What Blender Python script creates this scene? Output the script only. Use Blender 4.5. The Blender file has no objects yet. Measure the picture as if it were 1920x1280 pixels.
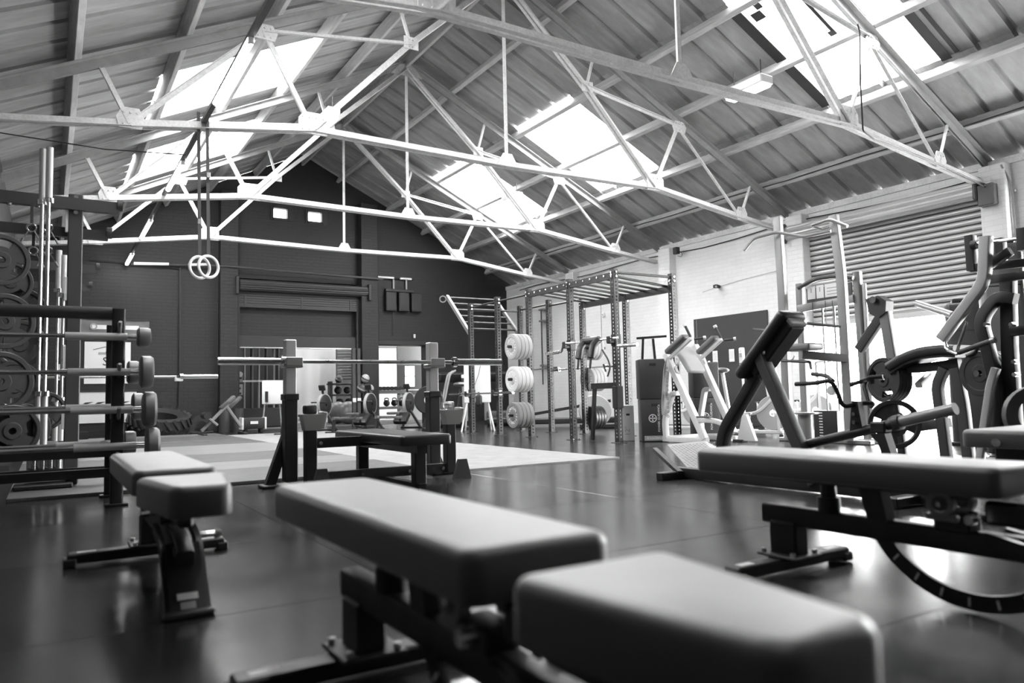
import bpy, bmesh, math, random
from mathutils import Vector, Matrix, Euler
random.seed(7)
SC = bpy.context.scene
COL = SC.collection
V = Vector
PI = math.pi

# ------------------------------------------------------------------ camera
CAM_H = 0.672
yaw, pit, rol = 0.553456, 0.071926, -0.022456
fw = V((math.sin(yaw)*math.cos(pit), math.cos(yaw)*math.cos(pit), math.sin(pit)))
rt = V((math.cos(yaw), -math.sin(yaw), 0.0))
up = rt.cross(fw)
rt2 = rt*math.cos(rol) + up*math.sin(rol)
up2 = -rt*math.sin(rol) + up*math.cos(rol)
cd = bpy.data.cameras.new('camera')
cam = bpy.data.objects.new('camera', cd); COL.objects.link(cam)
m = Matrix.Identity(4)
for i in range(3):
    m[i][0] = rt2[i]; m[i][1] = up2[i]; m[i][2] = -fw[i]
m[2][3] = CAM_H
cam.matrix_world = m
cd.sensor_width = 36.0; cd.lens = 1408.5/1920*36
cd.clip_start = 0.02; cd.clip_end = 200
cd.dof.use_dof = True; cd.dof.focus_distance = 9.0; cd.dof.aperture_fstop = 2.0
SC.camera = cam

# ------------------------------------------------------------------ world and view
w = bpy.data.worlds.new('overcast_sky'); SC.world = w; w.use_nodes = True
bg = w.node_tree.nodes['Background']
bg.inputs[0].default_value = (1, 1, 1, 1); bg.inputs[1].default_value = 31.0
SC.view_settings.view_transform = 'Standard'; SC.view_settings.look = 'None'
SC.view_settings.exposure = 0.54; SC.view_settings.gamma = 1.0
SC.view_settings.use_curve_mapping = False
SC.cycles.use_denoising = True
SC.cycles.max_bounces = 7; SC.cycles.diffuse_bounces = 4; SC.cycles.glossy_bounces = 3
SC.cycles.sample_clamp_indirect = 6.0

# ------------------------------------------------------------------ materials
MATS = {}
def mat(name, g, rough=0.5, metal=0.0, var=0.0, vscale=3.0, rvar=0.0, bump=0.0, bscale=40.0, stretch=None,
        emit=0.0, spec=0.5, coat=0.0, coords='Object', var2=0.0, v2scale=20.0, sheen=0.0, lo=0.3, hi=0.7):
    """neutral grey principled material with procedural variation"""
    M = bpy.data.materials.new(name); M.use_nodes = True
    nt = M.node_tree; N = nt.nodes; L = nt.links
    b = N['Principled BSDF']
    b.inputs['Base Color'].default_value = (g, g, g, 1)
    b.inputs['Roughness'].default_value = rough; b.inputs['Metallic'].default_value = metal
    b.inputs['Specular IOR Level'].default_value = spec
    if coat: b.inputs['Coat Weight'].default_value = coat; b.inputs['Coat Roughness'].default_value = 0.5
    if sheen: b.inputs['Sheen Weight'].default_value = sheen; b.inputs['Sheen Roughness'].default_value = 0.45
    if emit:
        b.inputs['Emission Color'].default_value = (1, 1, 1, 1); b.inputs['Emission Strength'].default_value = emit
    if var or rvar or bump or var2:
        tc = N.new('ShaderNodeTexCoord'); src = tc.outputs[coords]
        if stretch:
            mp = N.new('ShaderNodeMapping'); mp.inputs['Scale'].default_value = stretch
            L.new(src, mp.inputs[0]); src = mp.outputs[0]
        n = N.new('ShaderNodeTexNoise'); n.inputs['Scale'].default_value = vscale; n.inputs['Detail'].default_value = 6
        n.inputs['Roughness'].default_value = 0.62
        L.new(src, n.inputs['Vector'])
        if var or var2:
            mr = N.new('ShaderNodeMapRange'); mr.inputs[1].default_value = lo; mr.inputs[2].default_value = hi
            mr.inputs[3].default_value = g*(1-var); mr.inputs[4].default_value = g*(1+var)
            L.new(n.outputs[0], mr.inputs[0]); col = mr.outputs[0]
            if var2:
                n2 = N.new('ShaderNodeTexNoise'); n2.inputs['Scale'].default_value = v2scale; n2.inputs['Detail'].default_value = 4
                L.new(src, n2.inputs['Vector'])
                m2 = N.new('ShaderNodeMapRange'); m2.inputs[1].default_value = lo+0.05; m2.inputs[2].default_value = hi-0.05
                m2.inputs[3].default_value = 1-var2; m2.inputs[4].default_value = 1+var2
                L.new(n2.outputs[0], m2.inputs[0])
                mu = N.new('ShaderNodeMath'); mu.operation = 'MULTIPLY'
                L.new(col, mu.inputs[0]); L.new(m2.outputs[0], mu.inputs[1]); col = mu.outputs[0]
            L.new(col, b.inputs['Base Color'])
        if rvar:
            m3 = N.new('ShaderNodeMapRange'); m3.inputs[1].default_value = lo; m3.inputs[2].default_value = hi
            m3.inputs[3].default_value = max(0.02, rough-rvar); m3.inputs[4].default_value = min(1, rough+rvar)
            L.new(n.outputs[0], m3.inputs[0]); L.new(m3.outputs[0], b.inputs['Roughness'])
        if bump:
            n3 = N.new('ShaderNodeTexNoise'); n3.inputs['Scale'].default_value = bscale; n3.inputs['Detail'].default_value = 3
            L.new(src, n3.inputs['Vector'])
            bp = N.new('ShaderNodeBump'); bp.inputs['Strength'].default_value = bump; bp.inputs['Distance'].default_value = 0.01
            L.new(n3.outputs[0], bp.inputs['Height']); L.new(bp.outputs[0], b.inputs['Normal'])
    MATS[name] = M
    return M
def brick_mat(name, g, gm, rough, axis, bstr=0.5, var=0.12):
    """painted brickwork: fine courses too small to pick apart"""
    M = mat(name, g, rough)
    nt = M.node_tree; N = nt.nodes; L = nt.links; b = N['Principled BSDF']
    tc = N.new('ShaderNodeTexCoord'); sx = N.new('ShaderNodeSeparateXYZ'); cx = N.new('ShaderNodeCombineXYZ')
    L.new(tc.outputs['Object'], sx.inputs[0])
    L.new(sx.outputs[axis], cx.inputs[0]); L.new(sx.outputs[2], cx.inputs[1])
    br = N.new('ShaderNodeTexBrick'); br.inputs['Scale'].default_value = 1.0
    br.inputs['Brick Width'].default_value = 0.235; br.inputs['Row Height'].default_value = 0.077
    br.inputs['Mortar Size'].default_value = 0.006; br.inputs['Mortar Smooth'].default_value = 0.6
    br.inputs['Color1'].default_value = (g, g, g, 1); br.inputs['Color2'].default_value = (g*0.96, g*0.96, g*0.96, 1)
    br.inputs['Mortar'].default_value = (gm, gm, gm, 1)
    L.new(cx.outputs[0], br.inputs['Vector'])
    n = N.new('ShaderNodeTexNoise'); n.inputs['Scale'].default_value = 1.3; n.inputs['Detail'].default_value = 7
    L.new(tc.outputs['Object'], n.inputs['Vector'])
    mr = N.new('ShaderNodeMapRange'); mr.inputs[1].default_value = 0.3; mr.inputs[2].default_value = 0.7
    mr.inputs[3].default_value = 1-var; mr.inputs[4].default_value = 1+var
    L.new(n.outputs[0], mr.inputs[0])
    mx = N.new('ShaderNodeVectorMath'); mx.operation = 'SCALE'
    L.new(br.outputs['Color'], mx.inputs[0]); L.new(mr.outputs[0], mx.inputs['Scale'])
    L.new(mx.outputs[0], b.inputs['Base Color'])
    bp = N.new('ShaderNodeBump'); bp.inputs['Strength'].default_value = bstr; bp.inputs['Distance'].default_value = 0.006
    bp.invert = True
    L.new(br.outputs['Fac'], bp.inputs['Height']); L.new(bp.outputs[0], b.inputs['Normal'])
    return M
def floor_mat(name, g, rough, rvar, scale=0.9):
    M = mat(name, g, rough, var=0.45, vscale=scale, rvar=rvar, bump=0.04, bscale=14.0, coords='Generated', lo=0.1, hi=0.9, var2=0.12, v2scale=7)
    for nn in M.node_tree.nodes:
        if nn.type == 'TEX_NOISE': nn.inputs['Detail'].default_value = 2.0
    nt = M.node_tree; N = nt.nodes; L = nt.links
    tc = [x for x in N if x.type == 'TEX_COORD'][0]
    geo = N.new('ShaderNodeNewGeometry')
    for l in list(L):
        if l.from_node == tc:
            L.new(geo.outputs['Position'], l.to_socket)
    return M

floor_mat('rubber_floor', 0.026, 0.20, 0.055, 1.6)
mat('sub_floor', 0.02, 0.8)
mat('turf', 0.30, 0.95, var=0.12, vscale=6, bump=1.0, bscale=160)
mat('platform_mat', 0.085, 0.55, var=0.25, vscale=2.5, var2=0.1, v2scale=60)
mat('platform_wood', 0.19, 0.45, var=0.2, vscale=3, stretch=(0.3, 4, 1))
brick_mat('brick_dark', 0.012, 0.008, 0.6, 0)
brick_mat('brick_dark_y', 0.030, 0.022, 0.6, 1)
brick_mat('brick_white', 0.74, 0.66, 0.7, 1, 0.35, 0.05)
brick_mat('brick_white_x', 0.74, 0.66, 0.7, 0, 0.35, 0.05)
mat('dark_paint', 0.014, 0.5, var=0.15, vscale=4)
mat('roof_sheet', 0.27, 0.9, var=0.30, vscale=1.1, stretch=(0.5, 1.6, 1), var2=0.07, v2scale=7)
mat('skylight', 0.8, 0.6, emit=20.0)
mat('lit_window', 0.8, 0.6, emit=3.0)
mat('truss_paint', 0.62, 0.55, var=0.14, vscale=5, var2=0.08, v2scale=40)
mat('rafter_paint', 0.24, 0.6, var=0.2, vscale=4)
mat('purlin_paint', 0.40, 0.7, var=0.2, vscale=4, stretch=(1, 0.15, 1), var2=0.1, v2scale=30)
mat('tube_glow', 0.9, 0.5, emit=40.0)
mat('rear_fill_glow', 0.9, 0.5, emit=11.0)
mat('lamp_white', 0.8, 0.5)
mat('lamp_glow', 0.9, 0.5, emit=12.0)
mat('shutter', 0.50, 0.32, metal=0.35, var=0.06, vscale=3)
mat('gap_shade_paint', 0.06, 0.7)
mat('flashing', 0.02, 0.8)
mat('shutter_dark', 0.026, 0.5)
mat('black_steel', 0.012, 0.45, rvar=0.08, vscale=8)
mat('rig_steel', 0.019, 0.45, rvar=0.06, vscale=8)
mat('dark_grey_steel', 0.05, 0.42)
mat('grey_steel', 0.24, 0.38, metal=0.35)
mat('silver_paint', 0.48, 0.34, metal=0.3)
mat('white_steel', 0.60, 0.4, var=0.05)
mat('chrome', 0.72, 0.16, metal=1.0)
mat('brushed', 0.55, 0.32, metal=1.0, rvar=0.08, vscale=20)
mat('cable', 0.02, 0.5)
mat('rubber_black', 0.018, 0.55)
mat('vinyl', 0.026, 0.5, rvar=0.03, vscale=9, bump=0.05, bscale=350, spec=1.0, sheen=0.40, coat=0.5)
mat('leather', 0.022, 0.42, rvar=0.04, vscale=9, bump=0.08, bscale=120)
mat('vinyl_grey', 0.13, 0.42, bump=0.05, bscale=350)
mat('iron', 0.028, 0.38, var=0.2, vscale=12)
mat('bumper_light', 0.33, 0.6)
mat('bumper_pale', 0.52, 0.6)
mat('bumper_grey', 0.16, 0.6)
mat('print_white', 0.8, 0.7)
mat('print_grey', 0.35, 0.7)
mat('print_dark', 0.03, 0.7)
mat('paper', 0.78, 0.8)
mat('board_black', 0.035, 0.55, var=0.12, vscale=3)
mat('tread_plate', 0.34, 0.38, metal=0.3, var=0.1)
mat('strap', 0.05, 0.8)
mat('ring_wood', 0.66, 0.5)
mat('rubber_tyre', 0.022, 0.7)
mat('concrete_out', 0.6, 0.9, var=0.08, vscale=1)
mat('plastic_white', 0.75, 0.4)
mat('plywood', 0.68, 0.6, var=0.12, vscale=3, stretch=(4, 4, 0.4))
mat('ball_grey', 0.16, 0.35)
mat('ball_light', 0.45, 0.5)
mat('timber_dark', 0.06, 0.7, var=0.25, vscale=5)
def glass():
    M = mat('clear_plastic', 0.8, 0.1); b = M.node_tree.nodes['Principled BSDF']
    b.inputs['Transmission Weight'].default_value = 0.8
glass()

# ------------------------------------------------------------------ mesh helpers
class MB:
    def __init__(s): s.v = []; s.f = []
    def add(s, vs, fs):
        o = len(s.v); s.v += [tuple(x) for x in vs]; s.f += [tuple(i+o for i in f) for f in fs]; return s
    def box(s, c, d, rot=None):
        hx, hy, hz = d[0]/2, d[1]/2, d[2]/2
        vs = [V((x*hx, y*hy, z*hz)) for z in (-1, 1) for y in (-1, 1) for x in (-1, 1)]
        R = rot if isinstance(rot, Matrix) else (Euler(rot).to_matrix() if rot else None)
        vs = [(R @ p if R else p)+V(c) for p in vs]
        return s.add(vs, [(0, 2, 3, 1), (4, 5, 7, 6), (0, 1, 5, 4), (1, 3, 7, 5), (3, 2, 6, 7), (2, 0, 4, 6)])
    def bb(s, x0, x1, y0, y1, z0, z1):
        return s.box(((x0+x1)/2, (y0+y1)/2, (z0+z1)/2), (abs(x1-x0), abs(y1-y0), abs(z1-z0)))
    def rbox(s, c, d, r=0.01, seg=2, rot=None):
        bm = bmesh.new(); bmesh.ops.create_cube(bm, size=1.0)
        for v in bm.verts: v.co = V((v.co.x*d[0], v.co.y*d[1], v.co.z*d[2]))
        bmesh.ops.bevel(bm, geom=list(bm.edges), offset=min(r, min(d)*0.49), segments=seg, profile=0.5, affect='EDGES')
        R = rot if isinstance(rot, Matrix) else (Euler(rot).to_matrix() if rot else None)
        vs = [(R @ v.co if R else v.co.copy())+V(c) for v in bm.verts]
        bm.verts.index_update()
        fs = [tuple(v.index for v in f.verts) for f in bm.faces]
        bm.free(); return s.add(vs, fs)
    def frame(s, d, upv=(0, 0, 1)):
        d = V(d).normalized(); u = V(upv)
        if abs(d.dot(u.normalized())) > 0.995: u = V((0, 1, 0)) if abs(d.y) < 0.9 else V((1, 0, 0))
        x = d.cross(u).normalized(); y = x.cross(d).normalized()
        return x, y
    def bar(s, p0, p1, w, h=None, upv=(0, 0, 1)):
        return s.sweep([p0, p1], s.rect(w, h or w), upv)
    @staticmethod
    def rect(w, h, r=0.0):
        if r <= 0: return [(-w/2, -h/2), (w/2, -h/2), (w/2, h/2), (-w/2, h/2)]
        out = []
        for cx, cy, a0 in ((w/2-r, -h/2+r, -90), (w/2-r, h/2-r, 0), (-w/2+r, h/2-r, 90), (-w/2+r, -h/2+r, 180)):
            for k in range(4):
                a = math.radians(a0+k*30); out.append((cx+r*math.cos(a), cy+r*math.sin(a)))
        return out
    @staticmethod
    def circ(r, n=10, r2=None):
        return [(r*math.cos(2*PI*i/n), (r2 or r)*math.sin(2*PI*i/n)) for i in range(n)]
    def sweep(s, pts, sec, upv=(0, 0, 1), closed=False, caps=True, scales=None):
        P = [V(p) for p in pts]; n = len(P); m = len(sec); vs = []; fs = []
        lx = None
        for i, p in enumerate(P):
            a = P[i-1] if (i > 0 or closed) else None; b = P[(i+1) % n] if (i < n-1 or closed) else None
            d0 = (p-a).normalized() if a is not None else None; d1 = (b-p).normalized() if b is not None else None
            d = (d0+d1).normalized() if d0 is not None and d1 is not None and (d0+d1).length > 1e-6 else (d0 if d0 is not None else d1)
            if lx is None or abs(d.dot(V(upv).normalized())) < 0.98:
                x, y = s.frame(d, upv)
                if lx is not None and x.dot(lx) < -0.2 and abs(V(upv).dot(d)) > 0.8: x, y = -x, -y
            else:
                x = (lx-d*lx.dot(d)).normalized(); y = x.cross(d).normalized()
            lx = x
            k = 1.0
            mit = None
            if d0 is not None and d1 is not None:
                c = d0.dot(d1); c = max(-0.9, min(1, c)); k = 1/math.sqrt((1+c)/2); mit = (d1-d0)
                mit = mit.normalized() if mit.length > 1e-5 else None
            sc = scales[i] if scales else 1.0
            for (u, t) in sec:
                o = x*u*sc+y*t*sc
                if mit is not None: o = o+mit*(o.dot(mit)*(min(k, 2.0)-1))
                vs.append(p+o)
        rng = n if closed else n-1
        for i in range(rng):
            for j in range(m):
                a = i*m+j; b = i*m+(j+1) % m; c = ((i+1) % n)*m+(j+1) % m; e = ((i+1) % n)*m+j
                fs.append((a, b, c, e))
        if caps and not closed:
            fs.append(tuple(range(m-1, -1, -1))); fs.append(tuple((n-1)*m+j for j in range(m)))
        return s.add(vs, fs)
    def tube(s, pts, r, n=8, closed=False, fil=0.0, upv=(0, 0, 1), scales=None):
        if fil: pts = fillet(pts, fil)
        return s.sweep(pts, s.circ(r, n), upv, closed, scales=scales)
    def rtube(s, pts, w, h=None, fil=0.0, upv=(0, 0, 1), r=0.0):
        if fil: pts = fillet(pts, fil)
        return s.sweep(pts, s.rect(w, h or w, r), upv)
    def cyl(s, p0, p1, r, n=16, r2=None):
        P0, P1 = V(p0), V(p1); x, y = s.frame(P1-P0); vs = []
        for p, rr in ((P0, r), (P1, r if r2 is None else r2)):
            for i in range(n):
                a = 2*PI*i/n; vs.append(p+x*rr*math.cos(a)+y*rr*math.sin(a))
        fs = [(i, (i+1) % n, n+(i+1) % n, n+i) for i in range(n)]
        fs += [tuple(range(n-1, -1, -1)), tuple(range(n, 2*n))]
        return s.add(vs, fs)
    def lathe(s, prof, o=(0, 0, 0), ax=(0, 0, 1), n=24, close=True):
        """prof: list of (radius, distance along axis); closed loop when close"""
        o = V(o); a = V(ax).normalized(); x, y = s.frame(a); vs = []; fs = []; m = len(prof)
        for i in range(n):
            t = 2*PI*i/n; d = x*math.cos(t)+y*math.sin(t)
            for (r, z) in prof: vs.append(o+d*r+a*z)
        for i in range(n):
            i2 = (i+1) % n
            for j in range(m if close else m-1):
                j2 = (j+1) % m
                fs.append((i*m+j, i*m+j2, i2*m+j2, i2*m+j))
        return s.add(vs, fs)
    def ball(s, c, r, n=16, sq=(1, 1, 1)):
        c = V(c); h = n//2; vs = []; fs = []
        for i in range(1, h):
            p = PI*i/h
            for j in range(n):
                t = 2*PI*j/n; vs.append(c+V((r*sq[0]*math.sin(p)*math.cos(t), r*sq[1]*math.sin(p)*math.sin(t), r*sq[2]*math.cos(p))))
        vs += [c+V((0, 0, r*sq[2])), c-V((0, 0, r*sq[2]))]
        T = (h-1)*n
        for i in range(h-2):
            for j in range(n):
                fs.append((i*n+j, (i+1)*n+j, (i+1)*n+(j+1) % n, i*n+(j+1) % n))
        for j in range(n):
            fs.append((T, j, (j+1) % n)); fs.append((T+1, (h-2)*n+(j+1) % n, (h-2)*n+j))
        return s.add(vs, fs)
    def prism(s, poly, o, ux, uy, th):
        """flat plate: 2-D outline poly in axes ux, uy at o, thickness th along ux x uy (centred)"""
        o, ux, uy = V(o), V(ux).normalized(), V(uy).normalized(); nz = ux.cross(uy); n = len(poly)
        vs = [o+ux*a+uy*b+nz*(-th/2) for a, b in poly]+[o+ux*a+uy*b+nz*(th/2) for a, b in poly]
        fs = [tuple(range(n-1, -1, -1)), tuple(range(n, 2*n))]+[(i, (i+1) % n, n+(i+1) % n, n+i) for i in range(n)]
        return s.add(vs, fs)
    def mesh(s, name, mt, smooth=35):
        me = bpy.data.meshes.new(name); me.from_pydata(s.v, [], s.f)
        bm = bmesh.new(); bm.from_mesh(me); bmesh.ops.recalc_face_normals(bm, faces=bm.faces); bm.to_mesh(me); bm.free()
        me.materials.append(MATS[mt])
        if smooth:
            me.polygons.foreach_set('use_smooth', [True]*len(me.polygons))
            me.set_sharp_from_angle(angle=math.radians(smooth))
        return me
    def build(s, name, mt, parent=None, smooth=35, label=None):
        o = bpy.data.objects.new(name, s.mesh(name, mt, smooth)); COL.objects.link(o)
        if parent is not None: o.parent = parent
        if label: o['label'] = label
        return o
def fillet(pts, r, seg=4):
    P = [V(p) for p in pts]; out = [P[0]]
    for i in range(1, len(P)-1):
        a, b, c = P[i-1], P[i], P[i+1]; d0 = (a-b); d1 = (c-b)
        t = min(r, d0.length*0.45, d1.length*0.45)
        q0 = b+d0.normalized()*t; q1 = b+d1.normalized()*t
        for k in range(seg+1):
            u = k/seg; out.append(q0*(1-u)**2+b*2*u*(1-u)+q1*u*u)
    out.append(P[-1]); return out
def arc(c, r, a0, a1, n, ax='xz'):
    out = []
    for i in range(n+1):
        a = math.radians(a0+(a1-a0)*i/n); u, v = r*math.cos(a), r*math.sin(a)
        p = {'xz': (c[0]+u, c[1], c[2]+v), 'yz': (c[0], c[1]+u, c[2]+v), 'xy': (c[0]+u, c[1]+v, c[2])}[ax]
        out.append(p)
    return out
def tag(o, label=None, cat=None, group=None, kind=None):
    if label: o['label'] = label
    if cat: o['category'] = cat
    if group: o['group'] = group
    if kind: o['kind'] = kind
    return o
def thing(name, label, cat, loc=(0, 0, 0), rz=0.0, group=None, kind=None):
    o = bpy.data.objects.new(name, None); COL.objects.link(o); o.empty_display_size = 0.1
    o.location = loc; o.rotation_euler = (0, 0, rz)
    return tag(o, label, cat, group, kind)
def dup(o, parent=None, loc=None, rot=None):
    c = o.copy(); COL.objects.link(c); c.parent = parent
    if loc is not None: c.location = loc
    if rot is not None: c.rotation_euler = rot
    for ch in list(o.children):
        if ch.parent == o: dup(ch, c)
    return c
def inst(name, me, parent=None, loc=(0, 0, 0), rot=(0, 0, 0), scale=(1, 1, 1)):
    o = bpy.data.objects.new(name, me); COL.objects.link(o); o.parent = parent
    o.location = loc; o.rotation_euler = rot; o.scale = scale
    return o
def instm(name, me, parent, o, ux, uy, uz):
    """instance with an explicit basis"""
    ob = bpy.data.objects.new(name, me); COL.objects.link(ob); ob.parent = parent
    M = Matrix.Identity(4)
    for i in range(3):
        M[i][0] = ux[i]; M[i][1] = uy[i]; M[i][2] = uz[i]; M[i][3] = o[i]
    ob.matrix_local = M
    return ob
def text_obj(name, body, size, mt, parent, o, ux, uy, ext=0.0005, align='CENTER'):
    """flat lettering as a mesh, o = centre of the line, ux = reading direction, uy = up"""
    cu = bpy.data.curves.new(name, 'FONT'); cu.body = body; cu.size = size; cu.extrude = ext
    cu.align_x = align; cu.align_y = 'CENTER'; cu.resolution_u = 2
    tmp = bpy.data.objects.new('tmp', cu); COL.objects.link(tmp)
    dg = bpy.context.evaluated_depsgraph_get(); me = bpy.data.meshes.new_from_object(tmp.evaluated_get(dg))
    bpy.data.objects.remove(tmp); bpy.data.curves.remove(cu)
    me.materials.clear(); me.materials.append(MATS[mt]); me.name = name
    ux, uy = V(ux).normalized(), V(uy).normalized()
    return instm(name, me, parent, V(o), ux, uy, ux.cross(uy))
# ================================================================== the setting
CX, WL, WR, YB, YF = 5.31, -0.59, 11.2, 18.37, -3.0
K = 0.483                       # roof slope
ZA = 6.52                       # underside of rafters at the ridge
SL = math.sqrt(1+K*K)
def zr(off): return ZA-K*abs(off)

# ---- floor: rubber mats on a slab
fl = MB().bb(WL-0.3, WR+0.3, YF-0.3, YB+8.0, -0.15, -0.012).build('floor', 'sub_floor', None, 0)
tag(fl, 'dark rubber mat floor of the hall with a dull sheen', kind='structure')
xs = [WL, 1.10, 3.15, 5.20, 7.25, 9.30, WR]
ys = [YF]+[0.06+1.25*k for k in range(-2, 15)]+[YB]
mat_me = {}
for i in range(len(xs)-1):
    for j in range(len(ys)-1):
        wx, wy = round(xs[i+1]-xs[i], 3), round(ys[j+1]-ys[j], 3)
        if wy < 0.2: continue
        if (wx, wy) not in mat_me:
            mat_me[(wx, wy)] = MB().rbox((wx/2, wy/2, -0.006), (wx-0.002, wy-0.002, 0.012), 0.0015, 1).mesh('floor_mat', 'rubber_floor')
        inst('floor_mat', mat_me[(wx, wy)], fl, (xs[i], ys[j], 0.0))
rear = MB().bb(2.0, 12.0, YB+0.35, YB+7.9, -0.012, 0.0).build('floor_mat', 'platform_mat', fl, 0)

# ---- turf lane and lifting platforms
tf = MB()
n = 60
edge = [(3.03, 6.10)]
for i in range(n+1): edge.append((5.05+random.uniform(-0.012, 0.012), 6.10+9.7*i/n))
edge += [(3.03, 15.8)]
tf.prism(edge, (0, 0, 0.007), (1, 0, 0), (0, 1, 0), 0.014)
tag(tf.build('turf_lane', 'turf', None, 0), 'pale grey astroturf strip laid along the middle of the floor', 'turf', kind='stuff')
pf_lab = ['nearest lifting platform with grey rubber ends and pale timber middle', 'middle lifting platform with a wide pale timber panel',
          'farthest lifting platform of grey rubber by the dark brick wall']
strips = [[(6.42, 7.66, 'platform_mat'), (7.68, 8.64, 'platform_wood'), (8.66, 10.10, 'platform_mat')],
          [(10.16, 12.22, 'platform_wood'), (12.24, 13.72, 'platform_mat')], [(13.78, 15.76, 'platform_mat'), (15.78, 16.7, 'platform_wood')]]
for k in range(3):
    t = thing('lifting_platform', pf_lab[k], 'platform', (0, 0, 0), 0, 'lifting platforms along the left of the hall')
    for (y0, y1, mm) in strips[k]:
        MB().rbox((1.37, (y0+y1)/2, 0.014), (3.22, y1-y0, 0.028), 0.004, 1).build('rubber_panel' if mm == 'platform_mat' else 'timber_panel', mm, t)


# ---- walls
def struct(o, label=None): return tag(o, label, kind='structure')
# left wall and front wall
struct(MB().bb(WL-0.25, WL, YF-0.25, YB+0.3, 0, 3.9).build('wall_left', 'brick_dark_y', None, 0), 'dark painted brick wall behind the left racks')
FX0, FX1, FZ = 5.0, 5.0, 3.3
fwm = MB().prism([(WL-0.25, FZ), (WR+0.25, FZ), (WR+0.25, 3.85), (CX, 6.85), (WL-0.25, 3.85)], (0, YF-0.12, 0), (1, 0, 0), (0, 0, 1), 0.24)
fwm.bb(WL-0.25, FX0, YF-0.24, YF, 0, FZ).bb(FX1, WR+0.25, YF-0.24, YF, 0, FZ)
struct(fwm.build('wall_front', 'brick_dark', None, 0), 'dark gable wall at the near end of the hall')
# right wall with the shutter opening
SY0, SY1, SZT = 5.38, 8.52, 3.30
wr = MB()
QY0, QY1 = 1.2, 4.6              # unseen opening added to let in side daylight, beside the camera
wr.bb(WR, WR+0.25, YF-0.25, QY0, 0, 3.72).bb(WR, WR+0.25, QY1, SY0, 0, 3.72).bb(WR, WR+0.25, QY0, QY1, SZT, 3.72).bb(WR, WR+0.25, SY1, YB+0.3, 0, 3.72).bb(WR, WR+0.25, SY0, SY1, SZT, 3.72)
wro = struct(wr.build('wall_right', 'brick_white', None, 0), 'white painted brick wall along the right side')
for y in (1.95, 5.16, 8.40, 11.66, 15.05):
    MB().rbox((WR-0.09, y, 1.85), (0.2, 0.34, 3.70), 0.012, 1).build('brick_pier', 'brick_white', wro)
# wall-head ledge
MB().bb(WR-0.03, WR+0.25, YF, YB, 3.70, 3.80).build('wall_head', 'truss_paint', wro, 0)
# back wall with openings: main opening under the shutter, side doorway, two small windows
OX0, OX1, OZ = 3.74, 6.70, 1.95
DX0, DX1, DZ = 7.19, 8.62, 2.07
bw = MB()
bw.bb(WL-0.25, OX0, YB, YB+0.3, 0, 3.6).bb(OX1, DX0, YB, YB+0.3, 0, 3.6).bb(DX1, WR+0.25, YB, YB+0.3, 0, 3.6)
bw.bb(OX0, OX1, YB+0.12, YB+0.3, OZ, 3.6).bb(DX0, DX1, YB, YB+0.3, DZ, 3.6)
# gable above 3.6 with two holes
WIN = [(4.56, 4.96), (5.41, 5.82)]; WZ0, WZ1 = 5.10, 5.40
def gz(x): return 6.80-K*abs(x-CX)
cuts = sorted([WL-0.25, WIN[0][0], WIN[0][1], CX, WIN[1][0], WIN[1][1], WR+0.25])
for a, b in zip(cuts[:-1], cuts[1:]):
    mid = (a+b)/2; hole = any(p < mid < q for p, q in WIN)
    if hole:
        bw.bb(a, b, YB, YB+0.3, 3.6, WZ0)
        bw.prism([(a, WZ1), (b, WZ1), (b, gz(b)), (a, gz(a))], (0, YB+0.15, 0), (1, 0, 0), (0, 0, 1), 0.3)
    else:
        bw.prism([(a, 3.6), (b, 3.6), (b, gz(b)), (a, gz(a))], (0, YB+0.15, 0), (1, 0, 0), (0, 0, 1), 0.3)
bwo = struct(bw.build('wall_back', 'brick_dark', None, 0), 'dark painted brick gable wall at the far end of the hall')
for x0, x1, zt in ((3.33, 3.73, 5.6), (6.74, 7.19, 5.7)):
    MB().rbox(((x0+x1)/2, YB-0.11, zt/2), (x1-x0, 0.26, zt), 0.01, 1).build('brick_pier', 'brick_dark', bwo)
MB().rbox(((OX0+OX1)/2, YB+0.08, 2.10), (OX1-OX0, 0.2, 0.30), 0.01, 1).build('door_lintel', 'dark_paint', bwo)
MB().bb(OX0, OX1, YB-0.02, YB+0.02, OZ-0.012, OZ+0.012).build('lintel_edge', 'brushed', bwo, 0)
MB().rbox(((DX0+DX1)/2, YB-0.02, DZ+0.06), (DX1-DX0, 0.06, 0.12), 0.01, 1).build('door_lintel', 'dark_paint', bwo)
for n_, (a, b) in enumerate(WIN):
    wo = MB().bb(a+0.03, b-0.03, YB+0.10, YB+0.12, WZ0+0.03, WZ1-0.03).build('window_%d' % (n_+1), 'lit_window', None, 0)
    struct(wo, ['small bright square window high in the dark gable, left one', 'small bright square window high in the dark gable, right one'][n_])
    MB().bb(a-0.03, a+0.03, YB-0.03, YB+0.14, WZ0-0.03, WZ1+0.03).bb(b-0.03, b+0.1, YB-0.03, YB+0.14, WZ0-0.03, WZ1+0.03)\
        .bb(a, b, YB-0.03, YB+0.14, WZ0-0.03, WZ0+0.03).bb(a, b, YB-0.03, YB+0.14, WZ1-0.03, WZ1+0.03).build('window_frame', 'dark_paint', wo, 0)
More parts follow.
